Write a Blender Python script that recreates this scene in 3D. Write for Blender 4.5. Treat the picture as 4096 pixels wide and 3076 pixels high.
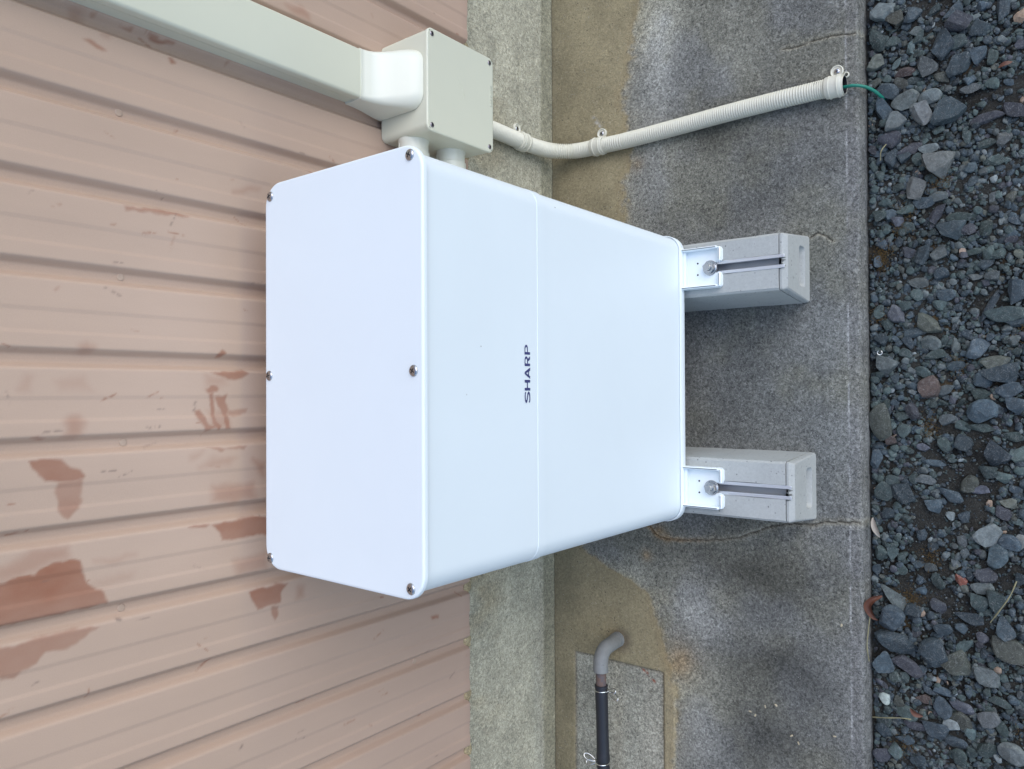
import bpy
for o in list(bpy.data.objects): bpy.data.objects.remove(o)
import bpy, bmesh, math, random
import numpy as np
from mathutils import Vector, Matrix, Euler

# ------------------------------------------------------------------ camera, world, light
SC = bpy.context.scene
COL = SC.collection
CAM_POS = Vector((-0.02291, -0.97244, 1.35319)); PITCH, ROLL, YAW = 0.90007, 0.00823, -0.01626

def make_camera():
    fwd = Vector((0, math.cos(PITCH), -math.sin(PITCH)))
    up = Vector((0, math.sin(PITCH), math.cos(PITCH)))
    # the phone is held on its side: picture right = world down the wall, picture up = world right
    rows = [-up, Vector((-1, 0, 0)), fwd]
    rz = Matrix.Rotation(YAW, 3, 'Z')
    rows = [rz @ r for r in rows]
    c, s = math.cos(ROLL), math.sin(ROLL)
    ix = rows[0] * c - rows[1] * s
    iy = rows[0] * s + rows[1] * c
    m = Matrix((ix, -iy, -rows[2])).transposed().to_4x4()
    m.translation = CAM_POS
    cd = bpy.data.cameras.new('camera'); cd.sensor_width = 36; cd.lens = 36 * 3078 / 4096
    cd.clip_start = 0.02; cd.clip_end = 400
    o = bpy.data.objects.new('camera', cd); COL.objects.link(o); o.matrix_world = m
    SC.camera = o
make_camera()

SUN_EL, SUN_AZ = math.radians(43), math.radians(140)     # azimuth clockwise from +Y (north)
W = bpy.data.worlds.new('World'); SC.world = W; W.use_nodes = True
nt = W.node_tree
sky = nt.nodes.new('ShaderNodeTexSky'); sky.sky_type = 'NISHITA'; sky.sun_disc = False
sky.sun_elevation = SUN_EL; sky.sun_rotation = SUN_AZ
sky.dust_density = 0.8; sky.air_density = 1.0; sky.ozone_density = 0.2
bg = nt.nodes['Background']; bg.inputs['Strength'].default_value = 0.15
nt.links.new(sky.outputs[0], bg.inputs[0])
sd = bpy.data.lights.new('sun', 'SUN'); sd.energy = 0.65; sd.angle = math.radians(60); sd.color = (1.0, 0.97, 0.93)
so = bpy.data.objects.new('sun', sd); COL.objects.link(so)
sdir = Vector((math.sin(SUN_AZ) * math.cos(SUN_EL), math.cos(SUN_AZ) * math.cos(SUN_EL), math.sin(SUN_EL)))
so.rotation_euler = sdir.to_track_quat('Z', 'Y').to_euler(); so.location = sdir * 6
SC.view_settings.view_transform = 'Standard'; SC.view_settings.look = 'None'
SC.view_settings.gamma = 1.0; SC.view_settings.use_curve_mapping = False
SC.view_settings.exposure = 1.0
SC.render.engine = 'CYCLES'

# ------------------------------------------------------------------ measured outlines (world metres)
STAINS=[(0.85,[(-0.0964,1.0199),(-0.0947,1.0016),(-0.0969,0.9877),(-0.1057,0.9785),(-0.1083,0.9682),(-0.117,0.9622),(-0.1205,0.9648),(-0.1227,0.9801),(-0.1205,1.0032),(-0.11,1.0128)]),(0.6,[(-0.1216,0.9918),(-0.1205,0.9648),(-0.1487,0.9651),(-0.1558,0.9673),(-0.1652,0.9801),(-0.1549,0.9892),(-0.1348,0.9934)]),(0.45,[(-0.0479,0.9785),(-0.0482,0.9683),(-0.0576,0.9605),(-0.0684,0.9648),(-0.0725,0.9734),(-0.0693,0.9852),(-0.0604,0.9819),(-0.0531,0.9852)]),(0.45,[(0.0339,0.9684),(0.0371,0.9597),(0.0329,0.9509),(0.0272,0.9545),(0.0254,0.9615),(0.0276,0.9675)]),(0.85,[(0.0291,0.7962),(0.034,0.7893),(0.0296,0.7835),(0.0247,0.7893),(0.0254,0.795)]),(0.85,[(0.0058,0.8052),(0.0078,0.7562),(0.0036,0.7477),(-0.0031,0.7586),(-0.0033,0.78),(0.0019,0.7916)]),(0.3,[(0.0016,0.8119),(-0.0001,0.7823),(-0.0086,0.7824),(-0.015,0.7939),(-0.013,0.8097)]),(0.85,[(-0.0171,0.8108),(-0.0119,0.8041),(-0.015,0.7939),(-0.0213,0.7962),(-0.0223,0.8075)]),(0.8,[(-0.0223,0.8064),(-0.0224,0.8007),(-0.0592,0.7962),(-0.0657,0.7905),(-0.0729,0.7939),(-0.0673,0.8019)]),(0.8,[(-0.0276,0.7985),(-0.0256,0.7893),(-0.0224,0.7824),(-0.0341,0.7835),(-0.0427,0.7777),(-0.0512,0.7801),(-0.0704,0.7766),(-0.0712,0.7847),(-0.0446,0.7893),(-0.0339,0.7962)]),(0.75,[(-0.0469,0.8284),(-0.0461,0.8186),(-0.063,0.8075),(-0.0697,0.7939),(-0.0721,0.812),(-0.0605,0.8186)]),(0.6,[(-0.0448,0.7801),(-0.045,0.749),(-0.0497,0.7514),(-0.0535,0.7706),(-0.0512,0.7789)]),(0.35,[(-0.0463,0.8075),(-0.0427,0.78),(-0.0704,0.7766),(-0.0693,0.8053)]),(0.55,[(-0.0704,1.0183),(-0.0689,1.0112),(-0.0711,1.004),(-0.0725,1.0096)]),(0.3,[(-0.1008,0.8338),(-0.0969,0.8142),(-0.1054,0.8252),(-0.107,0.8317)]),(0.65,[(-0.094,0.8098),(-0.0952,0.7824),(-0.0999,0.7894),(-0.0971,0.8008)]),(0.6,[(-0.0946,0.7824),(-0.0953,0.7515),(-0.1005,0.7551),(-0.0974,0.7707)]),(0.35,[(-0.1181,0.8208),(-0.1071,0.8008),(-0.1115,0.7683),(-0.1193,0.7778)]),(0.42,[(-0.1445,0.8031),(-0.1483,0.7417),(-0.1661,0.7393),(-0.1712,0.7708),(-0.1656,0.8008)]),(0.5,[(-0.1156,0.7417),(-0.1213,0.7242),(-0.1391,0.7229),(-0.1317,0.7317)]),(0.6,[(0.0953,0.9945),(0.1001,0.9912),(0.0946,0.992)]),(0.2,[(-0.0083,0.9952),(-0.0025,0.9614),(-0.019,0.9544),(-0.019,0.9886)]),(0.25,[(-0.0172,1.0316),(-0.0016,1.0224),(-0.0015,1.0161),(-0.0189,1.0192)]),(0.85,[(-0.2254,1.0566),(-0.2238,1.0478),(-0.2202,1.0312),(-0.2205,1.0157),(-0.2108,0.9965),(-0.2104,0.9783),(-0.2149,0.9681),(-0.2396,0.9577),(-0.2554,0.9436),(-0.2712,0.9345),(-0.2712,0.9681),(-0.2716,1.0093),(-0.2736,1.0477),(-0.274,1.0565)]),(0.38,[(-0.2087,1.0566),(-0.2063,1.0419),(-0.195,1.0173),(-0.1955,0.9817),(-0.2032,0.9783),(-0.2092,0.98),(-0.2108,0.9965),(-0.2194,1.0173),(-0.2238,1.0478),(-0.2238,1.0566)]),(0.65,[(-0.2924,1.0565),(-0.293,1.0476),(-0.2943,1.0296),(-0.291,1.0013),(-0.2915,0.9816),(-0.2953,0.9471),(-0.3047,0.9611),(-0.3121,0.9816),(-0.3096,1.0045),(-0.3188,1.0124),(-0.3235,1.0265),(-0.329,1.0341),(-0.3284,1.0446),(-0.3191,1.0564)]),(0.7,[(-0.1953,0.836),(-0.1935,0.812),(-0.1953,0.8065),(-0.1976,0.812),(-0.1976,0.8296)]),(0.8,[(-0.1947,0.8031),(-0.1951,0.7848),(-0.1933,0.7418),(-0.1976,0.7166),(-0.2221,0.7167),(-0.2191,0.7516),(-0.2205,0.7779),(-0.2197,0.7895),(-0.2068,0.7917)]),(0.4,[(-0.2493,0.7708),(-0.2461,0.7193),(-0.2682,0.7193),(-0.2707,0.7419),(-0.2704,0.7661)]),(0.85,[(-0.2966,0.748),(-0.2935,0.7369),(-0.2942,0.7168),(-0.2939,0.7012),(-0.2971,0.6854),(-0.306,0.6973),(-0.3214,0.6987),(-0.3222,0.7104),(-0.3235,0.7345),(-0.3099,0.7419)]),(0.75,[(-0.3239,0.713),(-0.3253,0.7013),(-0.3371,0.6987),(-0.3435,0.7052),(-0.3342,0.7117)]),(0.4,[(-0.3049,0.6691),(-0.3048,0.6581),(-0.3207,0.6595),(-0.3204,0.6719)]),(0.2,[(-0.2421,0.9542),(-0.2384,0.9048),(-0.2454,0.9086),(-0.2516,0.9436)]),(0.3,[(-0.2189,0.9507),(-0.2176,0.9028),(-0.222,0.9328)]),(0.75,[(-0.4107,0.3939),(-0.4133,0.3742),(-0.418,0.3742),(-0.4179,0.39)]),(0.8,[(-0.4741,0.6667),(-0.4707,0.6444),(-0.4747,0.6501),(-0.4761,0.664)]),(0.65,[(0.3893,0.9645),(0.3903,0.9513),(0.385,0.9369),(0.3825,0.9441),(0.3859,0.9583)]),(0.45,[(0.4028,0.9423),(0.4064,0.9351),(0.4014,0.936)]),(0.8,[(0.4238,0.8845),(0.4261,0.8755),(0.4262,0.8528),(0.4242,0.8528),(0.4218,0.8653),(0.4209,0.8815)]),(0.8,[(0.4034,0.8632),(0.4041,0.8581),(0.3988,0.8528),(0.3967,0.8591)]),(0.6,[(0.4244,0.9549),(0.4262,0.9477),(0.4221,0.9486),(0.4214,0.9531)]),(0.4,[(0.4225,0.974),(0.4247,0.9636),(0.4118,0.9636),(0.4122,0.9723)]),(0.7,[(0.4237,0.9193),(0.4271,0.905),(0.4238,0.905)]),(0.55,[(0.4264,0.7796),(0.4273,0.7738),(0.4208,0.7773)]),(0.6,[(0.2043,0.9182),(0.2067,0.8953),(0.2083,0.8653),(0.2065,0.8359),(0.2027,0.8423),(0.2025,0.8754),(0.2024,0.903),(0.2009,0.9164)]),(0.8,[(0.179,0.9321),(0.1809,0.9266),(0.1786,0.9294)]),(0.5,[(0.2504,0.7704),(0.264,0.7412),(0.2638,0.7312),(0.2544,0.7559)]),(0.5,[(0.5394,0.6865),(0.5467,0.6619),(0.5404,0.6478),(0.532,0.645),(0.532,0.6757)])]
STONES=[(0.606,-0.649,38,34,-60,'g'),(0.61,-0.677,25,19,-90,'g'),(0.588,-0.684,29,27,-90,'t'),(0.587,-0.711,29,27,-90,'b'),(0.587,-0.743,23,14,-45,'n'),(0.575,-0.77,34,18,-50,'b'),(0.555,-0.776,38,34,-60,'p'),(0.558,-0.798,17,11,-90,'g'),(0.539,-0.804,32,27,-90,'b'),(0.558,-0.836,36,20,-180,'b'),(0.56,-0.715,20,18,-90,'g'),(0.549,-0.72,25,16,-30,'n'),(0.553,-0.683,27,18,-100,'n'),(0.563,-0.642,45,25,-165,'n'),(0.527,-0.754,54,34,-165,'b'),(0.525,-0.776,25,25,-90,'n'),(0.526,-0.649,29,29,-90,'t'),(0.499,-0.732,38,32,-180,'g'),(0.489,-0.775,45,32,-40,'b'),(0.5,-0.802,29,25,-50,'b'),(0.49,-0.821,27,16,-180,'n'),(0.537,-0.707,29,14,-180,'n'),(0.516,-0.686,25,11,-30,'n'),(0.498,-0.699,34,16,-90,'r'),(0.493,-0.656,23,14,-60,'t'),(0.494,-0.671,18,14,-150,'n'),(0.481,-0.693,29,18,-135,'t'),(0.476,-0.751,27,18,-150,'t'),(0.481,-0.712,27,14,-90,'n'),(0.473,-0.672,43,27,-110,'b'),(0.45,-0.7,45,29,-75,'g'),(0.448,-0.735,36,27,-70,'g'),(0.423,-0.724,36,41,-90,'G'),(0.442,-0.667,54,25,-160,'b'),(0.42,-0.685,34,34,-90,'g'),(0.42,-0.762,52,43,-90,'b'),(0.448,-0.791,32,17,-85,'g'),(0.462,-0.79,20,18,-90,'b'),(0.399,-0.814,52,18,-80,'p'),(0.402,-0.848,36,23,-120,'p'),(0.392,-0.675,38,34,-90,'p'),(0.37,-0.704,41,20,-75,'p'),(0.366,-0.732,32,16,-90,'g'),(0.336,-0.744,50,45,-100,'G'),(0.393,-0.746,18,14,-90,'n'),(0.36,-0.835,23,23,-90,'G'),(0.359,-0.813,27,16,-80,'n'),(0.373,-0.786,25,14,-170,'n'),(0.329,-0.823,34,18,-80,'n'),(0.304,-0.712,41,36,-135,'G'),(0.312,-0.688,20,18,-90,'n'),(0.36,-0.677,32,23,-180,'b'),(0.36,-0.695,25,23,-90,'b'),(0.372,-0.657,29,14,-90,'b'),(0.353,-0.647,23,14,-170,'n'),(0.315,-0.737,16,14,-90,'n'),(0.542,-0.857,23,18,-180,'T'),(0.379,-0.641,20,16,-180,'p'),(0.352,-0.716,23,18,-180,'n'),(0.279,-0.724,34,20,-100,'b'),(0.271,-0.699,36,16,-70,'n'),(0.267,-0.658,25,23,-90,'n'),(0.267,-0.674,25,20,-90,'b'),(0.255,-0.685,20,18,-90,'p'),(0.286,-0.743,34,18,-75,'g'),(0.261,-0.743,36,18,-30,'p'),(0.25,-0.776,45,16,-90,'n'),(0.23,-0.761,45,32,-95,'b'),(0.228,-0.785,25,20,-60,'p'),(0.242,-0.701,23,20,-90,'n'),(0.227,-0.809,25,23,-30,'n'),(0.198,-0.721,36,25,-20,'b'),(0.196,-0.745,29,25,-180,'g'),(0.202,-0.701,25,18,-110,'p'),(0.193,-0.792,29,12,-80,'n'),(0.189,-0.812,25,18,-180,'n'),(0.185,-0.826,23,16,-50,'n'),(0.196,-0.778,10,9,-90,'T'),(0.163,-0.749,23,20,-90,'b'),(0.171,-0.808,25,18,-80,'b'),(0.152,-0.818,25,20,-70,'g'),(0.153,-0.795,23,11,-95,'g'),(0.152,-0.715,34,20,-105,'g'),(0.132,-0.713,23,20,-180,'n'),(0.128,-0.755,29,21,-100,'b'),(0.113,-0.746,23,18,-90,'n'),(0.101,-0.682,36,25,-140,'p'),(0.115,-0.695,23,18,-110,'n'),(0.083,-0.729,47,27,-125,'t'),(0.108,-0.64,29,16,-30,'n'),(0.105,-0.656,20,18,-90,'n'),(0.087,-0.668,23,20,-180,'n'),(0.072,-0.71,34,20,-80,'b'),(0.107,-0.814,61,12,-30,'b'),(0.093,-0.833,57,25,-90,'n'),(0.085,-0.848,36,27,-90,'b'),(0.061,-0.659,25,25,-90,'b'),(0.053,-0.733,32,25,-100,'g'),(0.055,-0.7,25,16,-150,'b'),(0.035,-0.739,36,18,-90,'n'),(0.048,-0.767,25,14,-180,'g'),(0.041,-0.797,36,34,-90,'b'),(0.019,-0.648,38,32,-120,'g'),(0.019,-0.821,43,25,-75,'t'),(-0.0,-0.826,59,32,-80,'b'),(-0.007,-0.803,27,27,-90,'b'),(0.007,-0.72,27,18,-110,'n'),(0.037,-0.696,23,16,-120,'n'),(0.029,-0.755,18,14,-110,'b'),(0.016,-0.767,27,20,-100,'b'),(0.054,-0.845,20,18,-50,'g'),(0.125,-0.85,41,27,-180,'b'),(-0.075,-0.648,66,36,-180,'t'),(-0.017,-0.73,38,34,-180,'r'),(-0.022,-0.752,32,16,-65,'g'),(-0.026,-0.705,14,11,-90,'w'),(-0.056,-0.705,29,23,-180,'p'),(-0.066,-0.688,25,18,-90,'n'),(-0.082,-0.672,19,19,-90,'n'),(-0.089,-0.693,25,23,-180,'n'),(-0.105,-0.673,18,18,-90,'r'),(-0.069,-0.755,25,18,-75,'g'),(-0.055,-0.803,45,38,-50,'b'),(-0.023,-0.837,38,25,-75,'b'),(-0.029,-0.8,29,20,-90,'n'),(-0.08,-0.776,25,16,-120,'n'),(-0.081,-0.8,43,14,-90,'n'),(-0.105,-0.776,29,27,-135,'b'),(-0.109,-0.75,25,20,-180,'n'),(-0.121,-0.818,43,36,-140,'b'),(-0.094,-0.843,32,16,-90,'n'),(-0.122,-0.848,27,25,-90,'n'),(-0.166,-0.723,32,16,-95,'g'),(-0.139,-0.736,34,12,-100,'b'),(-0.166,-0.705,20,14,-180,'n'),(-0.17,-0.674,27,20,-70,'n'),(-0.191,-0.688,47,34,-95,'b'),(-0.17,-0.783,32,27,-60,'t'),(-0.188,-0.758,43,20,-120,'b'),(-0.208,-0.734,29,25,-90,'b'),(-0.177,-0.798,29,15,-90,'p'),(-0.222,-0.757,16,14,-180,'w'),(-0.221,-0.776,19,17,-180,'b'),(-0.246,-0.808,43,34,-70,'g'),(-0.156,-0.827,29,18,-110,'n'),(-0.148,-0.809,29,23,-120,'n'),(-0.137,-0.649,36,20,-180,'b'),(-0.189,-0.652,34,32,-45,'n'),(-0.21,-0.828,27,20,-130,'p'),(-0.196,-0.836,27,18,-80,'t'),(-0.293,-0.651,25,23,-120,'n'),(-0.289,-0.673,29,20,-180,'n'),(-0.294,-0.688,20,14,-60,'n'),(-0.261,-0.773,23,16,-180,'g'),(-0.278,-0.777,18,14,-180,'g'),(-0.276,-0.821,41,29,-180,'b'),(-0.254,-0.836,34,25,-90,'b'),(-0.305,-0.711,23,14,-90,'b'),(-0.307,-0.73,20,16,-90,'g'),(-0.047,-0.666,23,11,-180,'n'),(-0.226,-0.668,20,20,-90,'b'),(-0.252,-0.851,25,18,-180,'G'),(-0.046,-0.845,34,27,-110,'b'),(-0.364,-0.676,61,25,-130,'g'),(-0.379,-0.702,27,23,-90,'b'),(-0.396,-0.672,47,41,-180,'b'),(-0.434,-0.661,68,38,-115,'b'),(-0.47,-0.649,38,36,-180,'b'),(-0.47,-0.695,52,25,-115,'p'),(-0.439,-0.734,47,45,-120,'b'),(-0.455,-0.764,47,41,-60,'t'),(-0.416,-0.833,54,38,-115,'t'),(-0.463,-0.804,41,29,-110,'g'),(-0.378,-0.782,43,20,-98,'b'),(-0.352,-0.795,32,29,-110,'n'),(-0.346,-0.818,41,27,-180,'n'),(-0.385,-0.828,38,27,-160,'b'),(-0.367,-0.739,27,25,-180,'p'),(-0.402,-0.746,29,20,-90,'b'),(-0.397,-0.771,20,20,-90,'b'),(-0.32,-0.771,21,16,-150,'R'),(-0.327,-0.739,29,18,-160,'n'),(-0.329,-0.8,34,20,-90,'g'),(-0.309,-0.804,34,27,-90,'p'),(-0.423,-0.774,38,16,-45,'n'),(-0.533,-0.659,21,19,-180,'W'),(-0.534,-0.68,23,18,-130,'t'),(-0.548,-0.692,36,25,-100,'n'),(-0.519,-0.717,29,16,-100,'r'),(-0.526,-0.744,38,25,-150,'b'),(-0.54,-0.77,36,25,-120,'t'),(-0.528,-0.807,32,29,-90,'G'),(-0.518,-0.77,38,20,-115,'p'),(-0.565,-0.734,43,32,-95,'b'),(-0.576,-0.761,38,20,-110,'b'),(-0.576,-0.803,29,27,-90,'n'),(-0.587,-0.784,20,19,-90,'n'),(-0.571,-0.837,41,32,-100,'g'),(-0.599,-0.768,34,23,-160,'n'),(-0.558,-0.781,20,18,-180,'n'),(-0.626,-0.654,29,25,-90,'p'),(-0.619,-0.711,19,18,-90,'b'),(-0.584,-0.649,29,25,-120,'b'),(-0.551,-0.756,25,20,-90,'w'),(-0.502,-0.747,34,14,-100,'b'),(-0.504,-0.723,25,11,-120,'b'),(-0.499,-0.821,34,14,-100,'n'),(-0.539,-0.824,25,18,-180,'n'),(-0.491,-0.689,20,16,-180,'n'),(-0.492,-0.675,20,20,-90,'n'),(-0.612,-0.676,27,25,-180,'n'),(-0.592,-0.689,32,16,-90,'b'),(-0.565,-0.705,36,16,-100,'p'),(-0.567,-0.65,29,20,-110,'n')]
WET_EDGE=[(0.7773,-0.2245),(0.7573,-0.2243),(0.6996,-0.2166),(0.6364,-0.2094),(0.6053,-0.1931),(0.5774,-0.1831),(0.5562,-0.187),(0.5219,-0.2046),(0.4811,-0.2071),(0.4332,-0.1948),(0.3843,-0.1858),(0.3128,-0.1911),(0.2584,-0.2248),(-0.2665,-0.1756),(-0.3428,-0.0851),(-0.3576,-0.0912),(-0.3822,-0.1396),(-0.3924,-0.1747),(-0.4106,-0.2201),(-0.4187,-0.2372),(-0.4547,-0.2501),(-0.492,-0.2645),(-0.5224,-0.2765),(-0.5571,-0.2895),(-0.6143,-0.2944),(-0.7114,-0.2884),(-0.7593,-0.2881)]
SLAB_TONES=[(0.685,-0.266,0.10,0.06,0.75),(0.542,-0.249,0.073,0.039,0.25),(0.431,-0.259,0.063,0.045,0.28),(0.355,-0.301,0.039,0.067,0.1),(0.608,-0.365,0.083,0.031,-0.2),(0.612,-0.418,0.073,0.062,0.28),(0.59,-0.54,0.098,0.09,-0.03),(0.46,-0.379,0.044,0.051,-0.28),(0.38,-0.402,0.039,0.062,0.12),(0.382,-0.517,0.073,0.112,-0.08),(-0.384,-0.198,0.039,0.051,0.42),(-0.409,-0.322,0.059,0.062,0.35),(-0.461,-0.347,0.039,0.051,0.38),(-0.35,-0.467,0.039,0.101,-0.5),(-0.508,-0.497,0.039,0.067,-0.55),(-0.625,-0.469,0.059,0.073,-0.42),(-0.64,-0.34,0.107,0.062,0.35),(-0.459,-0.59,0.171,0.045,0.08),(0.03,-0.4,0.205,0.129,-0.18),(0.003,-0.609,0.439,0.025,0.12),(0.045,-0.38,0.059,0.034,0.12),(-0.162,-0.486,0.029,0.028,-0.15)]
CHIPS=[(-0.5825, -0.4702), (-0.5982, -0.4428), (-0.6026, -0.452), (-0.5755, -0.4894), (-0.6217, -0.5161), (-0.6313, -0.528), (-0.6033, -0.5883), (-0.4147, -0.6006)]
RING=(0.0395,-0.6597)
CRACKS=[[(-0.2852,-0.2376),(-0.3067,-0.2647),(-0.3069,-0.2966),(-0.3031,-0.3379),(-0.296,-0.3875),(-0.2884,-0.4257),(-0.2768,-0.449),(-0.2663,-0.4718),(-0.2591,-0.4986),(-0.2529,-0.5247),(-0.2521,-0.5501),(-0.2465,-0.5709),(-0.2424,-0.5993),(-0.2413,-0.6308)],[(0.577,-0.5097),(0.5763,-0.5357),(0.5789,-0.557),(0.5781,-0.5819),(0.5761,-0.6062),(0.5716,-0.6299)],[(0.243,-0.5542),(0.246,-0.5667),(0.2406,-0.5791),(0.2297,-0.5912)]]
# ------------------------------------------------------------------ helpers
random.seed(7); RNG = np.random.default_rng(11)
def tag(o, label=None, cat=None, group=None, kind=None):
    if label: o['label'] = label
    if cat: o['category'] = cat
    if group: o['group'] = group
    if kind: o['kind'] = kind
    return o
def empty(name, loc=(0, 0, 0), rot=(0, 0, 0)):
    o = bpy.data.objects.new(name, None); COL.objects.link(o)
    o.location = loc; o.rotation_euler = rot; o.empty_display_size = 0.02
    return o
def mesh_obj(name, verts, faces, mat, parent=None, smooth=35, mesh=None):
    if mesh is None:
        mesh = bpy.data.meshes.new(name)
        mesh.from_pydata([tuple(v) for v in verts], [], faces); mesh.update()
        finish(mesh, smooth)
        mesh.materials.append(mat)
    o = bpy.data.objects.new(name, mesh); COL.objects.link(o)
    if parent: o.parent = parent
    return o
def finish(mesh, smooth=35):
    bm = bmesh.new(); bm.from_mesh(mesh)
    bmesh.ops.recalc_face_normals(bm, faces=bm.faces); bm.to_mesh(mesh); bm.free()
    if smooth is not None:
        mesh.polygons.foreach_set('use_smooth', [True] * len(mesh.polygons))
        if smooth < 180: mesh.set_sharp_from_angle(angle=math.radians(smooth))
class MB:
    def __init__(s): s.v = []; s.f = []
    def add(s, v, f):
        n = len(s.v); s.v += [tuple(q) for q in v]; s.f += [tuple(i + n for i in g) for g in f]; return s
    def obj(s, name, mat, parent=None, smooth=35): return mesh_obj(name, s.v, s.f, mat, parent, smooth)
def loft(loops, cap0=True, cap1=True, closed=True):
    n = len(loops[0]); v = [p for l in loops for p in l]; f = []
    for i in range(len(loops) - 1):
        for j in range(n if closed else n - 1):
            a = i * n + j; b = i * n + (j + 1) % n
            f.append((a, b, b + n, a + n))
    if cap0: f.append(tuple(range(n))[::-1])
    if cap1: f.append(tuple((len(loops) - 1) * n + j for j in range(n)))
    return v, f
def rrect(cx, cy, w, d, r, n=6):
    """rounded rectangle as (a, b) pairs, counter-clockwise"""
    r = max(min(r, w / 2 - 1e-5, d / 2 - 1e-5), 1e-5); out = []
    for k, (sx, sy) in enumerate(((1, 1), (-1, 1), (-1, -1), (1, -1))):
        for i in range(n + 1):
            a = math.pi / 2 * (k + i / n)
            out.append((cx + sx * (w / 2 - r) + r * math.cos(a), cy + sy * (d / 2 - r) + r * math.sin(a)))
    return out
def zbox(cx, cy, w, d, r, steps, n=6):
    """loft of rounded rectangles along z; steps = [(z, inset), ...]"""
    steps = [(steps[0][0], steps[0][1] + 0.0012)] + list(steps) + [(steps[-1][0], steps[-1][1] + 0.0012)]
    return loft([[(a, b, z) for a, b in rrect(cx, cy, w - 2 * i, d - 2 * i, max(r - i, 0.0004), n)] for z, i in steps])
def ybox(cx, cz, w, h, r, steps, n=6):
    steps = [(steps[0][0], steps[0][1] + 0.0012)] + list(steps) + [(steps[-1][0], steps[-1][1] + 0.0012)]
    return loft([[(a, y, b) for a, b in rrect(cx, cz, w - 2 * i, h - 2 * i, max(r - i, 0.0004), n)] for y, i in steps])
def box(x0, x1, y0, y1, z0, z1, b=0.0):
    if b <= 0:
        v = [(x, y, z) for x in (x0, x1) for y in (y0, y1) for z in (z0, z1)]
        return v, [(0, 1, 3, 2), (4, 6, 7, 5), (0, 4, 5, 1), (2, 3, 7, 6), (0, 2, 6, 4), (1, 5, 7, 3)]
    return zbox((x0 + x1) / 2, (y0 + y1) / 2, x1 - x0, y1 - y0, b, [(z0, b), (z0 + b, 0), (z1 - b, 0), (z1, b)], 2)
def cr_path(P, step):
    P = [Vector(p) for p in P]; P = [2 * P[0] - P[1]] + P + [2 * P[-1] - P[-2]]; out = []
    for i in range(1, len(P) - 2):
        a, b, c, d = P[i - 1:i + 3]; n = max(2, int((c - b).length / step))
        for k in range(n):
            t = k / n
            out.append(0.5 * ((2 * b) + (c - a) * t + (2 * a - 5 * b + 4 * c - d) * t * t + (3 * b - a - 3 * c + d) * t ** 3))
    out.append(P[-2]); return out
def tube(path, rad, n=16, caps=True, flat=1.0):
    path = [Vector(p) for p in path]; loops = []
    t0 = (path[1] - path[0]).normalized(); up = Vector((0, 0, 1)) if abs(t0.z) < 0.9 else Vector((1, 0, 0))
    u = t0.cross(up).normalized()
    for i, p in enumerate(path):
        t = (path[min(i + 1, len(path) - 1)] - path[max(i - 1, 0)]).normalized()
        u = (u - t * u.dot(t)).normalized(); w = t.cross(u)
        r = rad(i) if callable(rad) else rad
        loops.append([p + u * (r * math.cos(2 * math.pi * k / n)) + w * (r * flat * math.sin(2 * math.pi * k / n)) for k in range(n)])
    return loft(loops, caps, caps)
def lathe(profile, n=24, cap0=True, cap1=True):
    return loft([[(r * math.cos(2 * math.pi * k / n), r * math.sin(2 * math.pi * k / n), z) for k in range(n)] for r, z in profile], cap0, cap1)
def xf(vf, m):
    return [m @ Vector(p) for p in vf[0]], vf[1]
def vnoise(x, y, seed, oct=4, gain=0.5):
    rs = np.random.RandomState(seed); out = np.zeros_like(x); amp = 1.0; tot = 0.0
    for o in range(oct):
        T = rs.rand(256, 256); fx = x * 2 ** o + 17.3 * o; fy = y * 2 ** o + 5.1 * o
        ix = np.floor(fx).astype(int); iy = np.floor(fy).astype(int)
        tx = fx - ix; ty = fy - iy; tx = tx * tx * (3 - 2 * tx); ty = ty * ty * (3 - 2 * ty)
        a = T[ix % 256, iy % 256]; b = T[(ix + 1) % 256, iy % 256]; c = T[ix % 256, (iy + 1) % 256]; d = T[(ix + 1) % 256, (iy + 1) % 256]
        out += amp * ((a * (1 - tx) + b * tx) * (1 - ty) + (c * (1 - tx) + d * tx) * ty); tot += amp; amp *= gain
    return out / tot
def sstep(a, b, x):
    t = np.clip((x - a) / (b - a), 0, 1); return t * t * (3 - 2 * t)
def poly_sd(X, Y, poly):
    """signed distance to a polygon, positive inside"""
    d = np.full(X.shape, 1e9); inside = np.zeros(X.shape, bool); n = len(poly)
    for i in range(n):
        x0, y0 = poly[i]; x1, y1 = poly[(i + 1) % n]; ex, ey = x1 - x0, y1 - y0
        t = np.clip(((X - x0) * ex + (Y - y0) * ey) / (ex * ex + ey * ey + 1e-12), 0, 1)
        d = np.minimum(d, np.hypot(X - x0 - t * ex, Y - y0 - t * ey))
        c = ((y0 > Y) != (y1 > Y)) & (X < (x1 - x0) * (Y - y0) / (y1 - y0 + 1e-12) + x0)
        inside ^= c
    return np.where(inside, d, -d)
def line_d(X, Y, pts):
    d = np.full(X.shape, 1e9)
    for (x0, y0), (x1, y1) in zip(pts[:-1], pts[1:]):
        ex, ey = x1 - x0, y1 - y0
        t = np.clip(((X - x0) * ex + (Y - y0) * ey) / (ex * ex + ey * ey), 0, 1)
        d = np.minimum(d, np.hypot(X - x0 - t * ex, Y - y0 - t * ey))
    return d
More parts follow.
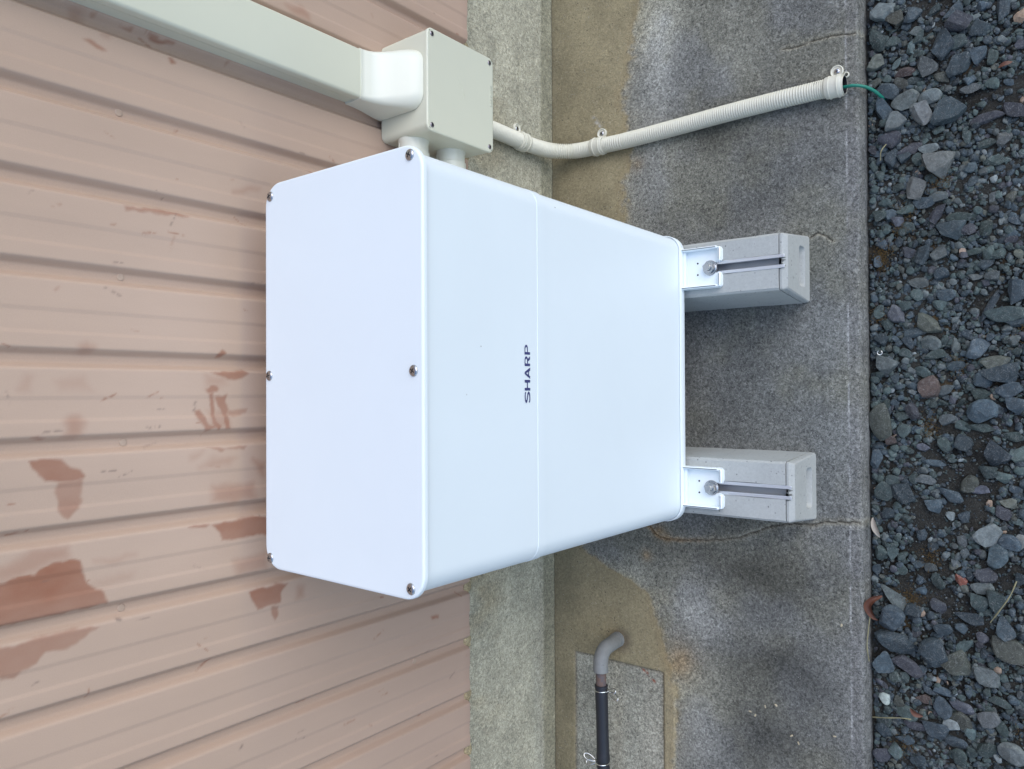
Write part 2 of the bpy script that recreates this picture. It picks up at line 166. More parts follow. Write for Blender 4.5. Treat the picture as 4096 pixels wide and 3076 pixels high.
def grid_mesh(name, V, nu, nv, col=None, flip=False):
    """V: (nu*nv, 3) array, index = i*nv + j"""
    i, j = np.meshgrid(np.arange(nu - 1), np.arange(nv - 1), indexing='ij')
    a = (i * nv + j).ravel(); q = np.stack([a, a + nv, a + nv + 1, a + 1], 1)
    if flip: q = q[:, ::-1]
    me = bpy.data.meshes.new(name); nf = len(q)
    me.vertices.add(len(V)); me.vertices.foreach_set('co', V.astype(np.float32).ravel())
    me.loops.add(nf * 4); me.loops.foreach_set('vertex_index', q.astype(np.int32).ravel())
    me.polygons.add(nf); me.polygons.foreach_set('loop_start', np.arange(0, nf * 4, 4, dtype=np.int32))
    me.polygons.foreach_set('use_smooth', np.ones(nf, bool)); me.update(calc_edges=True)
    if col is not None:
        at = me.color_attributes.new('tint', 'FLOAT_COLOR', 'POINT')
        c = np.ones((len(V), 4), np.float32); c[:, :col.shape[1]] = col; at.data.foreach_set('color', c.ravel())
    return me
def srgb(r, g, b):
    f = lambda c: (c / 255 / 12.92) if c <= 10 else ((c / 255 + 0.055) / 1.055) ** 2.4
    return (f(r), f(g), f(b))

# ------------------------------------------------------------------ materials
def new_mat(name):
    m = bpy.data.materials.new(name); m.use_nodes = True
    n = m.node_tree; return m, n, n.nodes['Principled BSDF']
def N(n, t, **kw):
    q = n.nodes.new(t)
    for k, v in kw.items():
        if k.startswith('_'): setattr(q, k[1:], v)
        else: q.inputs[k].default_value = v
    return q
def ramp(n, src, stops):
    r = n.nodes.new('ShaderNodeValToRGB'); e = r.color_ramp.elements
    while len(e) < len(stops): e.new(0.5)
    for el, (p, c) in zip(e, stops):
        el.position = p; el.color = (c, c, c, 1) if not isinstance(c, tuple) else (*c, 1)
    n.links.new(src, r.inputs[0]); return r.outputs[0]
def mixc(n, a, b, fac, mode='MIX'):
    q = n.nodes.new('ShaderNodeMix'); q.data_type = 'RGBA'; q.blend_type = mode
    for s, v in ((q.inputs[0], fac), (q.inputs[6], a), (q.inputs[7], b)):
        if hasattr(v, 'is_output'): n.links.new(v, s)
        elif isinstance(v, (int, float)): s.default_value = v
        else: s.default_value = (*v, 1)
    return q.outputs[2]
def noise(n, scale, detail=4, rough=0.5, vec=None, dist=0.0):
    q = N(n, 'ShaderNodeTexNoise', Scale=scale, Detail=detail, Roughness=rough, Distortion=dist)
    if vec: n.links.new(vec, q.inputs['Vector'])
    return q.outputs['Fac']
def objco(n):
    g = n.nodes.new('ShaderNodeNewGeometry'); return g.outputs['Position']
def bump(n, p, h, strength, dist):
    b = N(n, 'ShaderNodeBump', Strength=strength, Distance=dist); n.links.new(h, b.inputs['Height'])
    n.links.new(b.outputs[0], p.inputs['Normal']); return b
def plain(name, col, rough=0.5, metal=0.0, var=0.06, scale=40, spec=0.5, bmp=0.0):
    m, n, p = new_mat(name); co = objco(n)
    f = noise(n, scale, 4, 0.6, co)
    c = mixc(n, tuple(x * (1 - var) for x in col), tuple(min(1, x * (1 + var)) for x in col), f)
    n.links.new(c, p.inputs['Base Color'])
    p.inputs['Roughness'].default_value = rough; p.inputs['Metallic'].default_value = metal
    p.inputs['Specular IOR Level'].default_value = spec
    if bmp: bump(n, p, noise(n, scale * 12, 3, 0.6, co), bmp, 0.001)
    return m
def concrete(name, base=None, speck=1.0, tint=True, rough=0.9, bmp=0.6, pit=1.0):
    m, n, p = new_mat(name); co = objco(n)
    if tint:
        a = n.nodes.new('ShaderNodeVertexColor'); a.layer_name = 'tint'; b = a.outputs['Color']; al = a.outputs['Alpha']
    else:
        al = 1.0
        b = mixc(n, tuple(x * 0.88 for x in base), tuple(x * 1.12 for x in base), noise(n, 14, 5, 0.6, co))
    g1 = ramp(n, noise(n, 230, 3, 0.62, co, 1.2), [(0.30, 1 - 0.60 * speck), (0.5, 1.0), (0.70, 1 + 0.60 * speck)])
    g2 = ramp(n, noise(n, 110, 3, 0.65, co, 1.5), [(0.32, 1 - 0.32 * speck), (0.68, 1 + 0.34 * speck)])
    c = mixc(n, b, g1, al, 'MULTIPLY'); c = mixc(n, c, g2, al, 'MULTIPLY')
    v = N(n, 'ShaderNodeTexVoronoi', Scale=130.0, Randomness=1.0); n.links.new(co, v.inputs['Vector'])
    pits = ramp(n, v.outputs['Distance'], [(0.10, 1.0), (0.24, 0.0)])
    keep = ramp(n, noise(n, 60, 2, 0.5, co), [(0.50, 0.0), (0.62, 1.0)])
    k = mixc(n, pits, keep, 1.0, 'MULTIPLY')
    c = mixc(n, c, (0.03, 0.03, 0.035), mixc(n, k, (0.75 * pit,) * 3, 1.0, 'MULTIPLY'))
    v2 = N(n, 'ShaderNodeTexVoronoi', Scale=260.0, Randomness=1.0); n.links.new(co, v2.inputs['Vector'])
    li = ramp(n, v2.outputs['Distance'], [(0.10, 1.0), (0.22, 0.0)])
    keep2 = ramp(n, noise(n, 75, 2, 0.5, co, 0.3), [(0.54, 0.0), (0.64, 1.0)])
    k2 = mixc(n, li, keep2, 1.0, 'MULTIPLY')
    c = mixc(n, c, (0.62, 0.62, 0.6), mixc(n, k2, (0.45 * pit * speck,) * 3, 1.0, 'MULTIPLY'))
    n.links.new(c, p.inputs['Base Color']); p.inputs['Roughness'].default_value = rough
    p.inputs['Specular IOR Level'].default_value = 0.3
    h = mixc(n, g1, k, 0.5, 'SUBTRACT')
    bump(n, p, h, bmp, 0.0012); return m
M_WHITE = plain('white_coated_steel', (0.75, 0.815, 0.845), 0.42, var=0.008, scale=6, spec=0.4)
def specks(m):
    n = m.node_tree; p = n.nodes['Principled BSDF']; l = p.inputs['Base Color'].links[0].from_socket; co = objco(n)
    v = N(n, 'ShaderNodeTexVoronoi', Scale=16.0, Randomness=1.0); n.links.new(co, v.inputs['Vector'])
    d = ramp(n, v.outputs['Distance'], [(0.010, 1.0), (0.020, 0.0)])
    q = mixc(n, l, (0.16, 0.15, 0.14), mixc(n, d, ramp(n, noise(n, 5, 2, 0.5, co), [(0.45, 0.0), (0.55, 0.9)]), 1.0, 'MULTIPLY'))
    sm = ramp(n, noise(n, 3.5, 5, 0.6, co, 0.5), [(0.35, 0.975), (0.65, 1.0)])
    n.links.new(mixc(n, q, sm, 1.0, 'MULTIPLY'), p.inputs['Base Color'])
    bump(n, p, noise(n, 4.0, 2, 0.5, co), 0.10, 0.01)
specks(M_WHITE)
M_TRAY = plain('white_tray_steel', (0.775, 0.83, 0.85), 0.4, var=0.01, scale=9, spec=0.4)
M_GAP = plain('black_gap', (0.02, 0.02, 0.02), 0.9)
M_PVC = plain('beige_plastic', (0.60, 0.60, 0.485), 0.34, var=0.02, scale=12, bmp=0.03)
M_PVC2 = plain('cream_plastic', (0.65, 0.65, 0.56), 0.30, var=0.02, scale=14)
M_COND = plain('cream_conduit_plastic', (0.62, 0.60, 0.50), 0.45, var=0.04, scale=30)
M_STEEL = plain('stainless_steel', (0.43, 0.43, 0.44), 0.24, 1.0, var=0.12, scale=200)
M_SCREW = plain('dark_screw_steel', (0.30, 0.27, 0.30), 0.28, 1.0, var=0.25, scale=400)
M_ALU = plain('anodised_aluminium', (0.66, 0.67, 0.70), 0.38, 0.9, var=0.04, scale=60)
M_ALU_SHADE = plain('shaded_rail_aluminium', (0.42, 0.43, 0.45), 0.55, 0.5, var=0.1, scale=60)  # rail metal in a darker colour, painting in the shade inside the channel
M_INK = plain('dark_blue_print', (0.055, 0.06, 0.17), 0.5, var=0.02)
M_GREEN = plain('green_wire_sheath', (0.005, 0.17, 0.115), 0.45, var=0.12, scale=120)
M_HOLE = plain('dark_hole', (0.01, 0.01, 0.012), 0.9)
M_GREYPVC = plain('weathered_grey_pvc', (0.20, 0.205, 0.20), 0.7, var=0.22, scale=90, bmp=0.15)
M_RUBBER = plain('black_rubber', (0.018, 0.020, 0.026), 0.5, var=0.25, scale=60, spec=0.4, bmp=0.1)
M_WIRE = plain('zinc_spring_wire', (0.70, 0.70, 0.68), 0.25, 1.0, var=0.1, scale=200)
M_BLOCK = concrete('cast_concrete_block', (0.375, 0.385, 0.37), speck=0.11, tint=False, bmp=0.12, pit=0.8)
M_SLAB = concrete('weathered_slab_concrete', speck=1.0)
M_FOUND = concrete('foundation_concrete', speck=0.72)
def rust_mat():
    m, n, p = new_mat('rusty_steel_pipe'); co = objco(n)
    c = mixc(n, (0.105, 0.09, 0.095), (0.15, 0.09, 0.065), ramp(n, noise(n, 70, 5, 0.65, co), [(0.4, 0.0), (0.62, 1.0)]))
    n.links.new(c, p.inputs['Base Color']); p.inputs['Roughness'].default_value = 0.8
    bump(n, p, noise(n, 500, 3, 0.6, co), 0.4, 0.001); return m
M_RUST = rust_mat()
def siding_mat():
    m, n, p = new_mat('painted_metal_siding'); co = objco(n)
    a = n.nodes.new('ShaderNodeVertexColor'); a.layer_name = 'tint'
    mp = N(n, 'ShaderNodeMapping'); mp.inputs['Scale'].default_value = (1, 1, 0.25); n.links.new(co, mp.inputs[0])
    g = ramp(n, noise(n, 9, 5, 0.6, mp.outputs[0]), [(0.3, 0.95), (0.7, 1.05)])
    c = mixc(n, a.outputs['Color'], g, 1.0, 'MULTIPLY')
    g2 = ramp(n, noise(n, 900, 2, 0.5, co), [(0.3, 0.97), (0.7, 1.03)])
    c = mixc(n, c, g2, 1.0, 'MULTIPLY')
    n.links.new(c, p.inputs['Base Color']); p.inputs['Roughness'].default_value = 0.48
    p.inputs['Specular IOR Level'].default_value = 0.35
    bump(n, p, noise(n, 260, 4, 0.6, co), 0.10, 0.001); return m
M_SIDING = siding_mat()
def stone_mat(name, vertex):
    m, n, p = new_mat(name); co = objco(n)
    if vertex:
        a = n.nodes.new('ShaderNodeVertexColor'); a.layer_name = 'tint'; b = a.outputs['Color']
    else:
        a = n.nodes.new('ShaderNodeObjectInfo'); b = a.outputs['Color']
    g = ramp(n, noise(n, 120, 6, 0.7, co, 0.4), [(0.28, 0.55), (0.5, 0.95), (0.72, 1.5)])
    c = mixc(n, b, g, 1.0, 'MULTIPLY')
    ve = ramp(n, noise(n, 45, 3, 0.5, co, 2.5), [(0.485, 0.0), (0.5, 1.0), (0.515, 0.0)])
    c = mixc(n, c, (0.32, 0.33, 0.32), mixc(n, ve, (0.30,) * 3, 1.0, 'MULTIPLY'))
    sp = ramp(n, noise(n, 700, 2, 0.5, co), [(0.62, 0.0), (0.70, 1.0)])
    c = mixc(n, c, (0.35, 0.35, 0.34), mixc(n, sp, (0.28,) * 3, 1.0, 'MULTIPLY'))
    n.links.new(c, p.inputs['Base Color']); p.inputs['Roughness'].default_value = 0.78
    p.inputs['Specular IOR Level'].default_value = 0.4
    bump(n, p, noise(n, 260, 5, 0.65, co), 0.7, 0.0015); return m
M_STONE = stone_mat('crushed_stone', False); M_GRAVEL = stone_mat('small_gravel', True)
def soil_mat():
    m, n, p = new_mat('damp_soil'); co = objco(n)
    c = mixc(n, (0.009, 0.008, 0.006), (0.040, 0.038, 0.031), ramp(n, noise(n, 90, 6, 0.7, co), [(0.35, 0.0), (0.65, 1.0)]))
    c = mixc(n, c, (0.075, 0.045, 0.012), ramp(n, noise(n, 16, 5, 0.6, co, 0.5), [(0.60, 0.0), (0.70, 0.8)]))
    s = ramp(n, noise(n, 420, 3, 0.6, co), [(0.55, 0.0), (0.68, 1.0)])
    c = mixc(n, c, (0.10, 0.115, 0.11), mixc(n, s, (0.5,) * 3, 1.0, 'MULTIPLY'))
    n.links.new(c, p.inputs['Base Color']); p.inputs['Roughness'].default_value = 0.95
    bump(n, p, noise(n, 300, 5, 0.7, co), 1.0, 0.004); return m
M_SOIL = soil_mat()
M_LEAF = plain('dry_brown_leaf', (0.105, 0.038, 0.020), 0.6, var=0.4, scale=120)
M_HUSK = plain('dry_pale_husk', (0.34, 0.30, 0.25), 0.7, var=0.3, scale=160)
M_STRAW = plain('dry_straw', (0.22, 0.20, 0.11), 0.7, var=0.3, scale=120)
M_MOSS = plain('orange_brown_moss', (0.085, 0.05, 0.012), 0.95, var=0.5, scale=200, bmp=0.8)

# ------------------------------------------------------------------ ground sheet
GZ = -0.036
def ground():
    nx, ny = 320, 90
    xs = np.linspace(-0.95, 0.95, nx); ys = np.linspace(-0.63, -1.15, ny)
    X, Y = np.meshgrid(xs, ys, indexing='ij')
    edge = np.minimum(sstep(0, 0.06, 0.95 - np.abs(X)), sstep(0, 0.05, Y + 1.15))
    Z = GZ + 0.012 * (vnoise(X * 14, Y * 14, 3, 5) - 0.5) * edge
    me = grid_mesh('ground', np.stack([X, Y, Z], -1).reshape(-1, 3), nx, ny, flip=True)
    # outer sheet to the horizon, built round the fine patch
    bm = bmesh.new(); bm.from_mesh(me)
    def quad(x0, x1, y0, y1):
        bm.faces.new([bm.verts.new(c) for c in ((x0, y0, GZ), (x1, y0, GZ), (x1, y1, GZ), (x0, y1, GZ))])
    quad(-150, -0.95, -150, 150); quad(0.95, 150, -150, 150); quad(-0.95, 0.95, -150, -1.15); quad(-0.95, 0.95, -0.63, 150)
    bm.to_mesh(me); bm.free()
    me.materials.append(M_SOIL)
    o = bpy.data.objects.new('ground', me); COL.objects.link(o); return tag(o, kind='structure')
GROUND = ground()

# ------------------------------------------------------------------ concrete slab
SY0, SY1 = -0.6348, -0.0144           # front edge, foot of the wall
PX, PY0, PY1 = -0.5688, -0.2700, -0.0645   # service patch cut into the slab
def slab():
    dx = 0.0021
    xs = np.arange(-0.90, 0.90, dx); ys = np.concatenate([np.arange(SY1 + 0.004, SY0 + 0.008, -dx), [SY0 + 0.006, SY0 + 0.004, SY0 + 0.002]])
    X, Y = np.meshgrid(xs, ys, indexing='ij')
    wob = vnoise(X * 30, Y * 30, 5, 4) - 0.5
    # wet / dirt zone against the wall, boundary measured along the slab
    ex = np.array([p[0] for p in WET_EDGE])[::-1]; ey = np.array([p[1] for p in WET_EDGE])[::-1]
    eb = np.interp(X, ex, ey) + 0.030 * wob + 0.014 * (vnoise(X * 130, Y * 130, 9, 3) - 0.5)
    brown = sstep(-0.006, 0.005, Y - eb)
    rim = np.exp(-((Y - eb - 0.004) / 0.010) ** 2)
    big = vnoise(X * 5, Y * 5, 21, 5); mid = vnoise(X * 22, Y * 22, 22, 5); fine = vnoise(X * 90, Y * 90, 23, 3)
    grey = np.stack([0.170 + 0 * X, 0.177 + 0 * X, 0.158 + 0 * X], -1)
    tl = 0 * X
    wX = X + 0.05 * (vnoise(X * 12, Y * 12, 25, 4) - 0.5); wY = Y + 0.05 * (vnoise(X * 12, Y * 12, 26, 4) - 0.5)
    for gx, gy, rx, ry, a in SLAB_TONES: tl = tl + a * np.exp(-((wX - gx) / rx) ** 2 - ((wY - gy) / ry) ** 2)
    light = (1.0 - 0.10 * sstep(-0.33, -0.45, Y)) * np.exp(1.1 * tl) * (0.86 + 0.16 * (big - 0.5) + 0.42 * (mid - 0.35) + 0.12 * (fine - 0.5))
    alpha = 1.0 + 0 * X
    beige = np.exp(-np.maximum(eb - Y, 0) / 0.035)[..., None]
    light = light * (1 + 0.30 * beige[..., 0])
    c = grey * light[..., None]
    tone = vnoise(X * 9, Y * 9, 31, 4)[..., None]
    c = c * (np.array([1.05, 1.0, 0.93]) * (1 - sstep(0.3, 0.6, tone)) + np.array([1.01, 0.985, 1.03]) * sstep(0.3, 0.6, tone))
    br = np.stack([0.275 + 0 * X, 0.232 + 0 * X, 0.138 + 0 * X], -1) * (0.75 + 0.5 * mid)[..., None]
    near = sstep(-0.11, -0.03, Y)[..., None]
    br = br * (1 - 0.18 * near)
    c = c * (1 + beige * np.array([0.10, 0.03, -0.12]))
    bk = 0.92 * brown[..., None]
    c = c * (1 - bk) + br * bk; alpha = alpha * (1 - 0.62 * brown)
    c = c * (1 - 0.35 * rim[..., None]) + np.array([0.27, 0.21, 0.12]) * 0.35 * rim[..., None]
    # few rusty / ochre spots
    for x, y, r, a in ((-0.235, -0.28, 0.012, .3), (-0.345, -0.235, 0.01, .4), (-0.53, -0.31, 0.03, .35), (-0.55, -0.30, 0.02, .3), (0.43, -0.22, .012, .3), (-0.295, -0.262, .012, .55), (-.306, -.28, .008, .6)):
        w = a * np.exp(-(((X - x) ** 2 + (Y - y) ** 2) / r ** 2) ** 0.8) * (0.5 + mid)
        c = c * (1 - w[..., None]) + np.array([0.33, 0.20, 0.075]) * w[..., None]
    # smoother cleaner strip along the front nosing, with a pale lime line at its back
    st = sstep(-0.6135, -0.617, Y)[..., None]
    c = c * (1 - 0.25 * st) + np.array([0.17, 0.165, 0.165]) * 0.25 * st
    ll = (np.exp(-((Y + 0.6150 + 0.0012 * (vnoise(X * 40, Y * 0, 41, 3) - .5)) / 0.0014) ** 2) * sstep(0.38, 0.6, vnoise(X * 30, Y * 3, 42, 4)))[..., None]
    c = c * (1 - 0.7 * ll) + np.array([0.36, 0.36, 0.35]) * 0.7 * ll
    Z = 0.0012 * (mid - 0.5) + 0.0008 * (fine - 0.5)
    # service patch: cleaner coarse concrete with a recessed joint and mortar fillet
    inx = sstep(PX + 0.002, PX - 0.002, X + 0.004 * (vnoise(X * 60, Y * 60, 51, 3) - .5)); iny = sstep(PY0 - 0.002, PY0 + 0.002, Y) * sstep(PY1 + 0.002, PY1 - 0.002, Y)
    ip = (inx * iny)
    pc = np.stack([0.30 + 0 * X, 0.29 + 0 * X, 0.235 + 0 * X], -1) * (0.72 + 0.55 * mid)[..., None]
    c = c * (1 - ip[..., None]) + pc * ip[..., None]; Z -= 0.003 * ip; alpha = alpha * (1 - ip) + ip
    jd = line_d(X, Y + 0.0025 * wob, [(-0.95, PY1), (PX, PY1), (PX, PY0), (-0.95, PY0)])
    jw = np.exp(-(jd / 0.0022) ** 2)
    c = c * (1 - 0.55 * jw[..., None]) + np.array([0.13, 0.105, 0.07]) * 0.55 * jw[..., None]; Z -= 0.0022 * jw
    fl = sstep(0.016, 0.010, np.abs(Y - PY0 + 0.012 + 0.006 * wob)) * sstep(PX + 0.02, PX - 0.02, X)
    c = c * (1 - 0.5 * fl[..., None]) + np.array([0.32, 0.27, 0.17]) * 0.5 * fl[..., None]; Z += 0.002 * fl
    # red scrape on the patch
    rs = np.exp(-(line_d(X, Y + 0.004 * wob, [(-0.572, -0.225), (-0.590, -0.250)]) / 0.0025) ** 2) * sstep(.4, .55, vnoise(X * 200, Y * 200, 61, 2))
    c = c * (1 - rs[..., None]) + np.array([0.22, 0.05, 0.025]) * rs[..., None]
    # cracks
    for k, cr in enumerate(CRACKS):
        d = line_d(X + 0.006 * (vnoise(X * 90, Y * 90, 71 + k, 4) - 0.5), Y, cr)
        halo = np.exp(-(d / (0.006 if k == 0 else 0.005)) ** 2) * (0.45 + 0.5 * vnoise(X * 60, Y * 60, 80 + k, 3))
        c = c * (1 - 0.8 * halo[..., None]) + np.array([0.31, 0.29, 0.22]) * 0.8 * halo[..., None]
        if k == 0:
            ru = np.exp(-(d / 0.004) ** 2) * sstep(-0.40, -0.25, Y)
            c = c * (1 - 0.6 * ru[..., None]) + np.array([0.30, 0.15, 0.04]) * 0.6 * ru[..., None]
        cc = np.exp(-(d / 0.0013) ** 2)
        c = c * (1 - 0.85 * cc[..., None]) + np.array([0.03, 0.025, 0.02]) * 0.85 * cc[..., None]; Z -= 0.003 * cc
    # damp ring and mortar dirt round the drain riser, pale scuffs by the clamps
    rr = np.hypot(X + 0.5225, Y + 0.175)
    w = np.exp(-((rr - 0.013) / 0.012) ** 2) * (rr > 0)
    c = c * (1 - 0.6 * w[..., None]) + np.array([0.085, 0.06, 0.045]) * 0.6 * w[..., None]
    for pts, wd in (([(0.520, -0.136), (0.545, -0.118)], .004), ([(0.498, -0.125), (0.492, -0.09)], .005)):
        w = 0.5 * np.exp(-(line_d(X, Y, pts) / wd) ** 2) * sstep(.35, .6, vnoise(X * 150, Y * 150, 91, 3))
        c = c * (1 - w[..., None]) + np.array([0.45, 0.45, 0.44]) * w[..., None]
    Z += np.where(Y < SY0 + 0.007, -0.0025 * ((SY0 + 0.007 - Y) / 0.007) ** 2, 0)
    V = np.stack([X, Y, Z], -1)
    nx, ny = X.shape
    # front face rows
    rows = []; cols = []
    for k, (dy, dz) in enumerate(((-0.0, -0.005), (-0.0012, -0.008), (-0.001, -0.018), (-0.004, -0.021), (-0.004, -0.03), (-0.004, -0.08))):
        r = np.stack([xs, SY0 + dy + 0.0035 * (vnoise(xs * 25, xs * 0 + k * .3, 95, 4) - .5) + 0 * xs, dz + 0 * xs], -1); rows.append(r)
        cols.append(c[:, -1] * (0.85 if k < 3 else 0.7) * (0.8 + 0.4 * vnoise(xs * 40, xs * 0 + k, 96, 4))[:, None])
    V = np.concatenate([V, np.stack(rows, 1)], 1); c = np.clip(np.concatenate([c, np.stack(cols, 1)], 1), 0.01, 0.9)
    al = np.concatenate([alpha, np.ones((nx, len(rows)))], 1); c = np.concatenate([c, al[..., None]], -1)
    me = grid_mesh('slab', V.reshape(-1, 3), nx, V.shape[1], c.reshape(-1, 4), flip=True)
    # plain continuation left and right of the view and the strip under the wall
    bm = bmesh.new(); bm.from_mesh(me); lay = bm.verts.layers.float_color['tint']
    for x0, x1 in ((-4, -0.90), (xs[-1], 4)):
        a = [bm.verts.new(q) for q in ((x0, SY1 + 0.004, 0), (x1, SY1 + 0.004, 0), (x1, SY0, 0), (x0, SY0, 0), (x0, SY0 - .004, -0.08), (x1, SY0 - .004, -0.08))]
        for v in a: v[lay] = (0.15, 0.147, 0.138, 1)
        bm.faces.new((a[3], a[2], a[1], a[0])); bm.faces.new((a[4], a[5], a[2], a[3]))
    bm.to_mesh(me); bm.free(); me.materials.append(M_SLAB)
    o = bpy.data.objects.new('concrete_slab', me); COL.objects.link(o); return tag(o, kind='structure')
SLAB = slab()

# ------------------------------------------------------------------ house wall: corrugated siding on a concrete foundation
WY = -0.030; SB = 0.2929               # crest plane and lower edge of the siding
HOUSE = tag(empty('house_wall', (0, 0, 0)), 'tan painted corrugated metal house wall with red-brown stains above grey concrete foundation', 'wall')
def siding():
    prof = []                           # (x offset, depth) of one 0.0998 m repeat, from its right edge leftwards
    P = 0.0998
    base = [(0.0062, 0), (0.0050, 0.0003), (0.0038, 0.0012), (-0.0010, 0.0088), (-0.0022, 0.0101), (-0.0036, 0.0106), (-0.0105, 0.0106), (-0.0122, 0.0101), (-0.0136, 0.0088), (-0.0176, 0.0014), (-0.0188, 0.0004), (-0.0202, 0.0),
            (-0.0495, 0), (-0.0506, 0.0001), (-0.0538, 0.0012), (-0.0550, 0.0013), (-0.0752, 0.0013), (-0.0764, 0.0012), (-0.0792, 0.0001), (-0.0802, 0)]
    def make(x_lo_k, x_hi_k, sub):
        out = []
        for k in range(x_hi_k, x_lo_k, -1):
            for i, (a, d) in enumerate(base):
                nx = base[i + 1] if i + 1 < len(base) else (base[0][0] - P, 0)
                L = a - nx[0]; m = max(1, int(L / sub))
                for j in range(m):
                    t = j / m; out.append((0.0252 + k * P + a * (1 - t) + nx[0] * t, d * (1 - t) + nx[1] * t))
        return np.array(out)
    pr = make(-8, 8, 0.0019)
    xs = pr[:, 0]; zs = np.concatenate([[SB], np.arange(SB + 0.0015, 1.12, 0.0019)])
    X, Z = np.meshgrid(xs, zs, indexing='ij'); D = np.broadcast_to(pr[:, 1][:, None], X.shape)
    Y = WY + D + 0.0006 * (vnoise(X * 6, Z * 3, 101, 3) - 0.5)
    base_c = np.array([0.465, 0.338, 0.260]); stain_c = np.array([0.285, 0.125, 0.076]); dirt = np.array([0.30, 0.235, 0.20])
    s = np.zeros_like(X)
    wx = X + 0.007 * (vnoise(X * 70, Z * 70, 103, 4) - 0.5); wz = Z + 0.007 * (vnoise(X * 70, Z * 70, 104, 4) - 0.5)
    tex = 0.60 + 0.40 * vnoise(X * 18, Z * 9, 102, 3) + 0.38 * vnoise(X * 60, Z * 30, 105, 4)
    for a, poly in STAINS:
        sdv = poly_sd(wx, wz, poly)
        soft = 0.0022 if a > 0.5 else 0.008
        s = np.maximum(s, a * tex * sstep(-soft, soft, sdv))
    # scattered small scrapes and specks
    rs = random.Random(5)
    d2 = np.zeros_like(X)
    for q in range(170):
        x = rs.uniform(-0.72, 0.72); z = rs.uniform(SB, 1.05); L = rs.uniform(0.003, 0.022); w = rs.uniform(0.0007, 0.0018); an = rs.gauss(math.pi / 2, 0.35) if rs.random() < .7 else rs.uniform(0, 3.1)
        i0, i1 = np.searchsorted(-xs, -(x + 0.03)), np.searchsorted(-xs, -(x - 0.03)); j0, j1 = np.searchsorted(zs, z - 0.03), np.searchsorted(zs, z + 0.03)
        if i1 <= i0 or j1 <= j0: continue
        sx, sz = X[i0:i1, j0:j1], Z[i0:i1, j0:j1]
        dd = line_d(sx, sz, [(x, z), (x + L * math.cos(an), z + L * math.sin(an))])
        m = rs.uniform(0.25, 0.8) * np.exp(-(dd / w) ** 2) * sstep(.3, .55, vnoise(sx * 300, sz * 300, q + 200, 2))
        tgt = s if rs.random() < .5 else d2
        tgt[i0:i1, j0:j1] = np.maximum(tgt[i0:i1, j0:j1], m)
    wash = 0.22 * sstep(0.52, 0.72, vnoise(X * 8, Z * 3, 107, 4))
    low = 0.35 * sstep(0.75, 0.30, Z + 0.10 * (vnoise(X * 5, Z * 5, 109, 3) - .5))
    low = low + 0.3 * sstep(SB + 0.02, SB, Z)
    c = base_c * (0.95 + 0.1 * vnoise(X * 12, Z * 4, 108, 4))[..., None]
    c = c * (1 - wash[..., None] * .5) + dirt * wash[..., None] * .5
    c = c * (1 - low[..., None]) + np.array([0.38, 0.265, 0.21]) * low[..., None]
    c = c * (1 - s[..., None]) + stain_c * s[..., None]
    c = c * (1 - d2[..., None]) + np.array([0.16, 0.115, 0.10]) * d2[..., None]
    me = grid_mesh('siding', np.stack([X, Y, Z], -1).reshape(-1, 3), len(xs), len(zs), c.reshape(-1, 3), flip=False)
    me.materials.append(M_SIDING)
    o = bpy.data.objects.new('siding', me); COL.objects.link(o); o.parent = HOUSE
    # same sheets further up and to both sides, coarser
    v, f = [], []
    def strip(pp, z0, z1):
        n0 = len(v)
        for x, d in pp: v.append((x, WY + d, z0)); v.append((x, WY + d, z1))
        for i in range(len(pp) - 1): f.append((n0 + 2 * i, n0 + 2 * i + 1, n0 + 2 * i + 3, n0 + 2 * i + 2))
    strip(pr[::1], zs[-1], 3.0)
    strip(make(8, 36, 0.05), SB, 3.0); strip(make(-36, -8, 0.05), SB, 3.0)
    me = bpy.data.meshes.new('upper_siding'); me.from_pydata(v, [], f); me.update()
    at = me.color_attributes.new('tint', 'FLOAT_COLOR', 'POINT'); at.data.foreach_set('color', [0.465, 0.338, 0.260, 1] * len(v))
    me.materials.append(M_SIDING); u = bpy.data.objects.new('upper_siding', me); COL.objects.link(u); u.parent = HOUSE
siding()
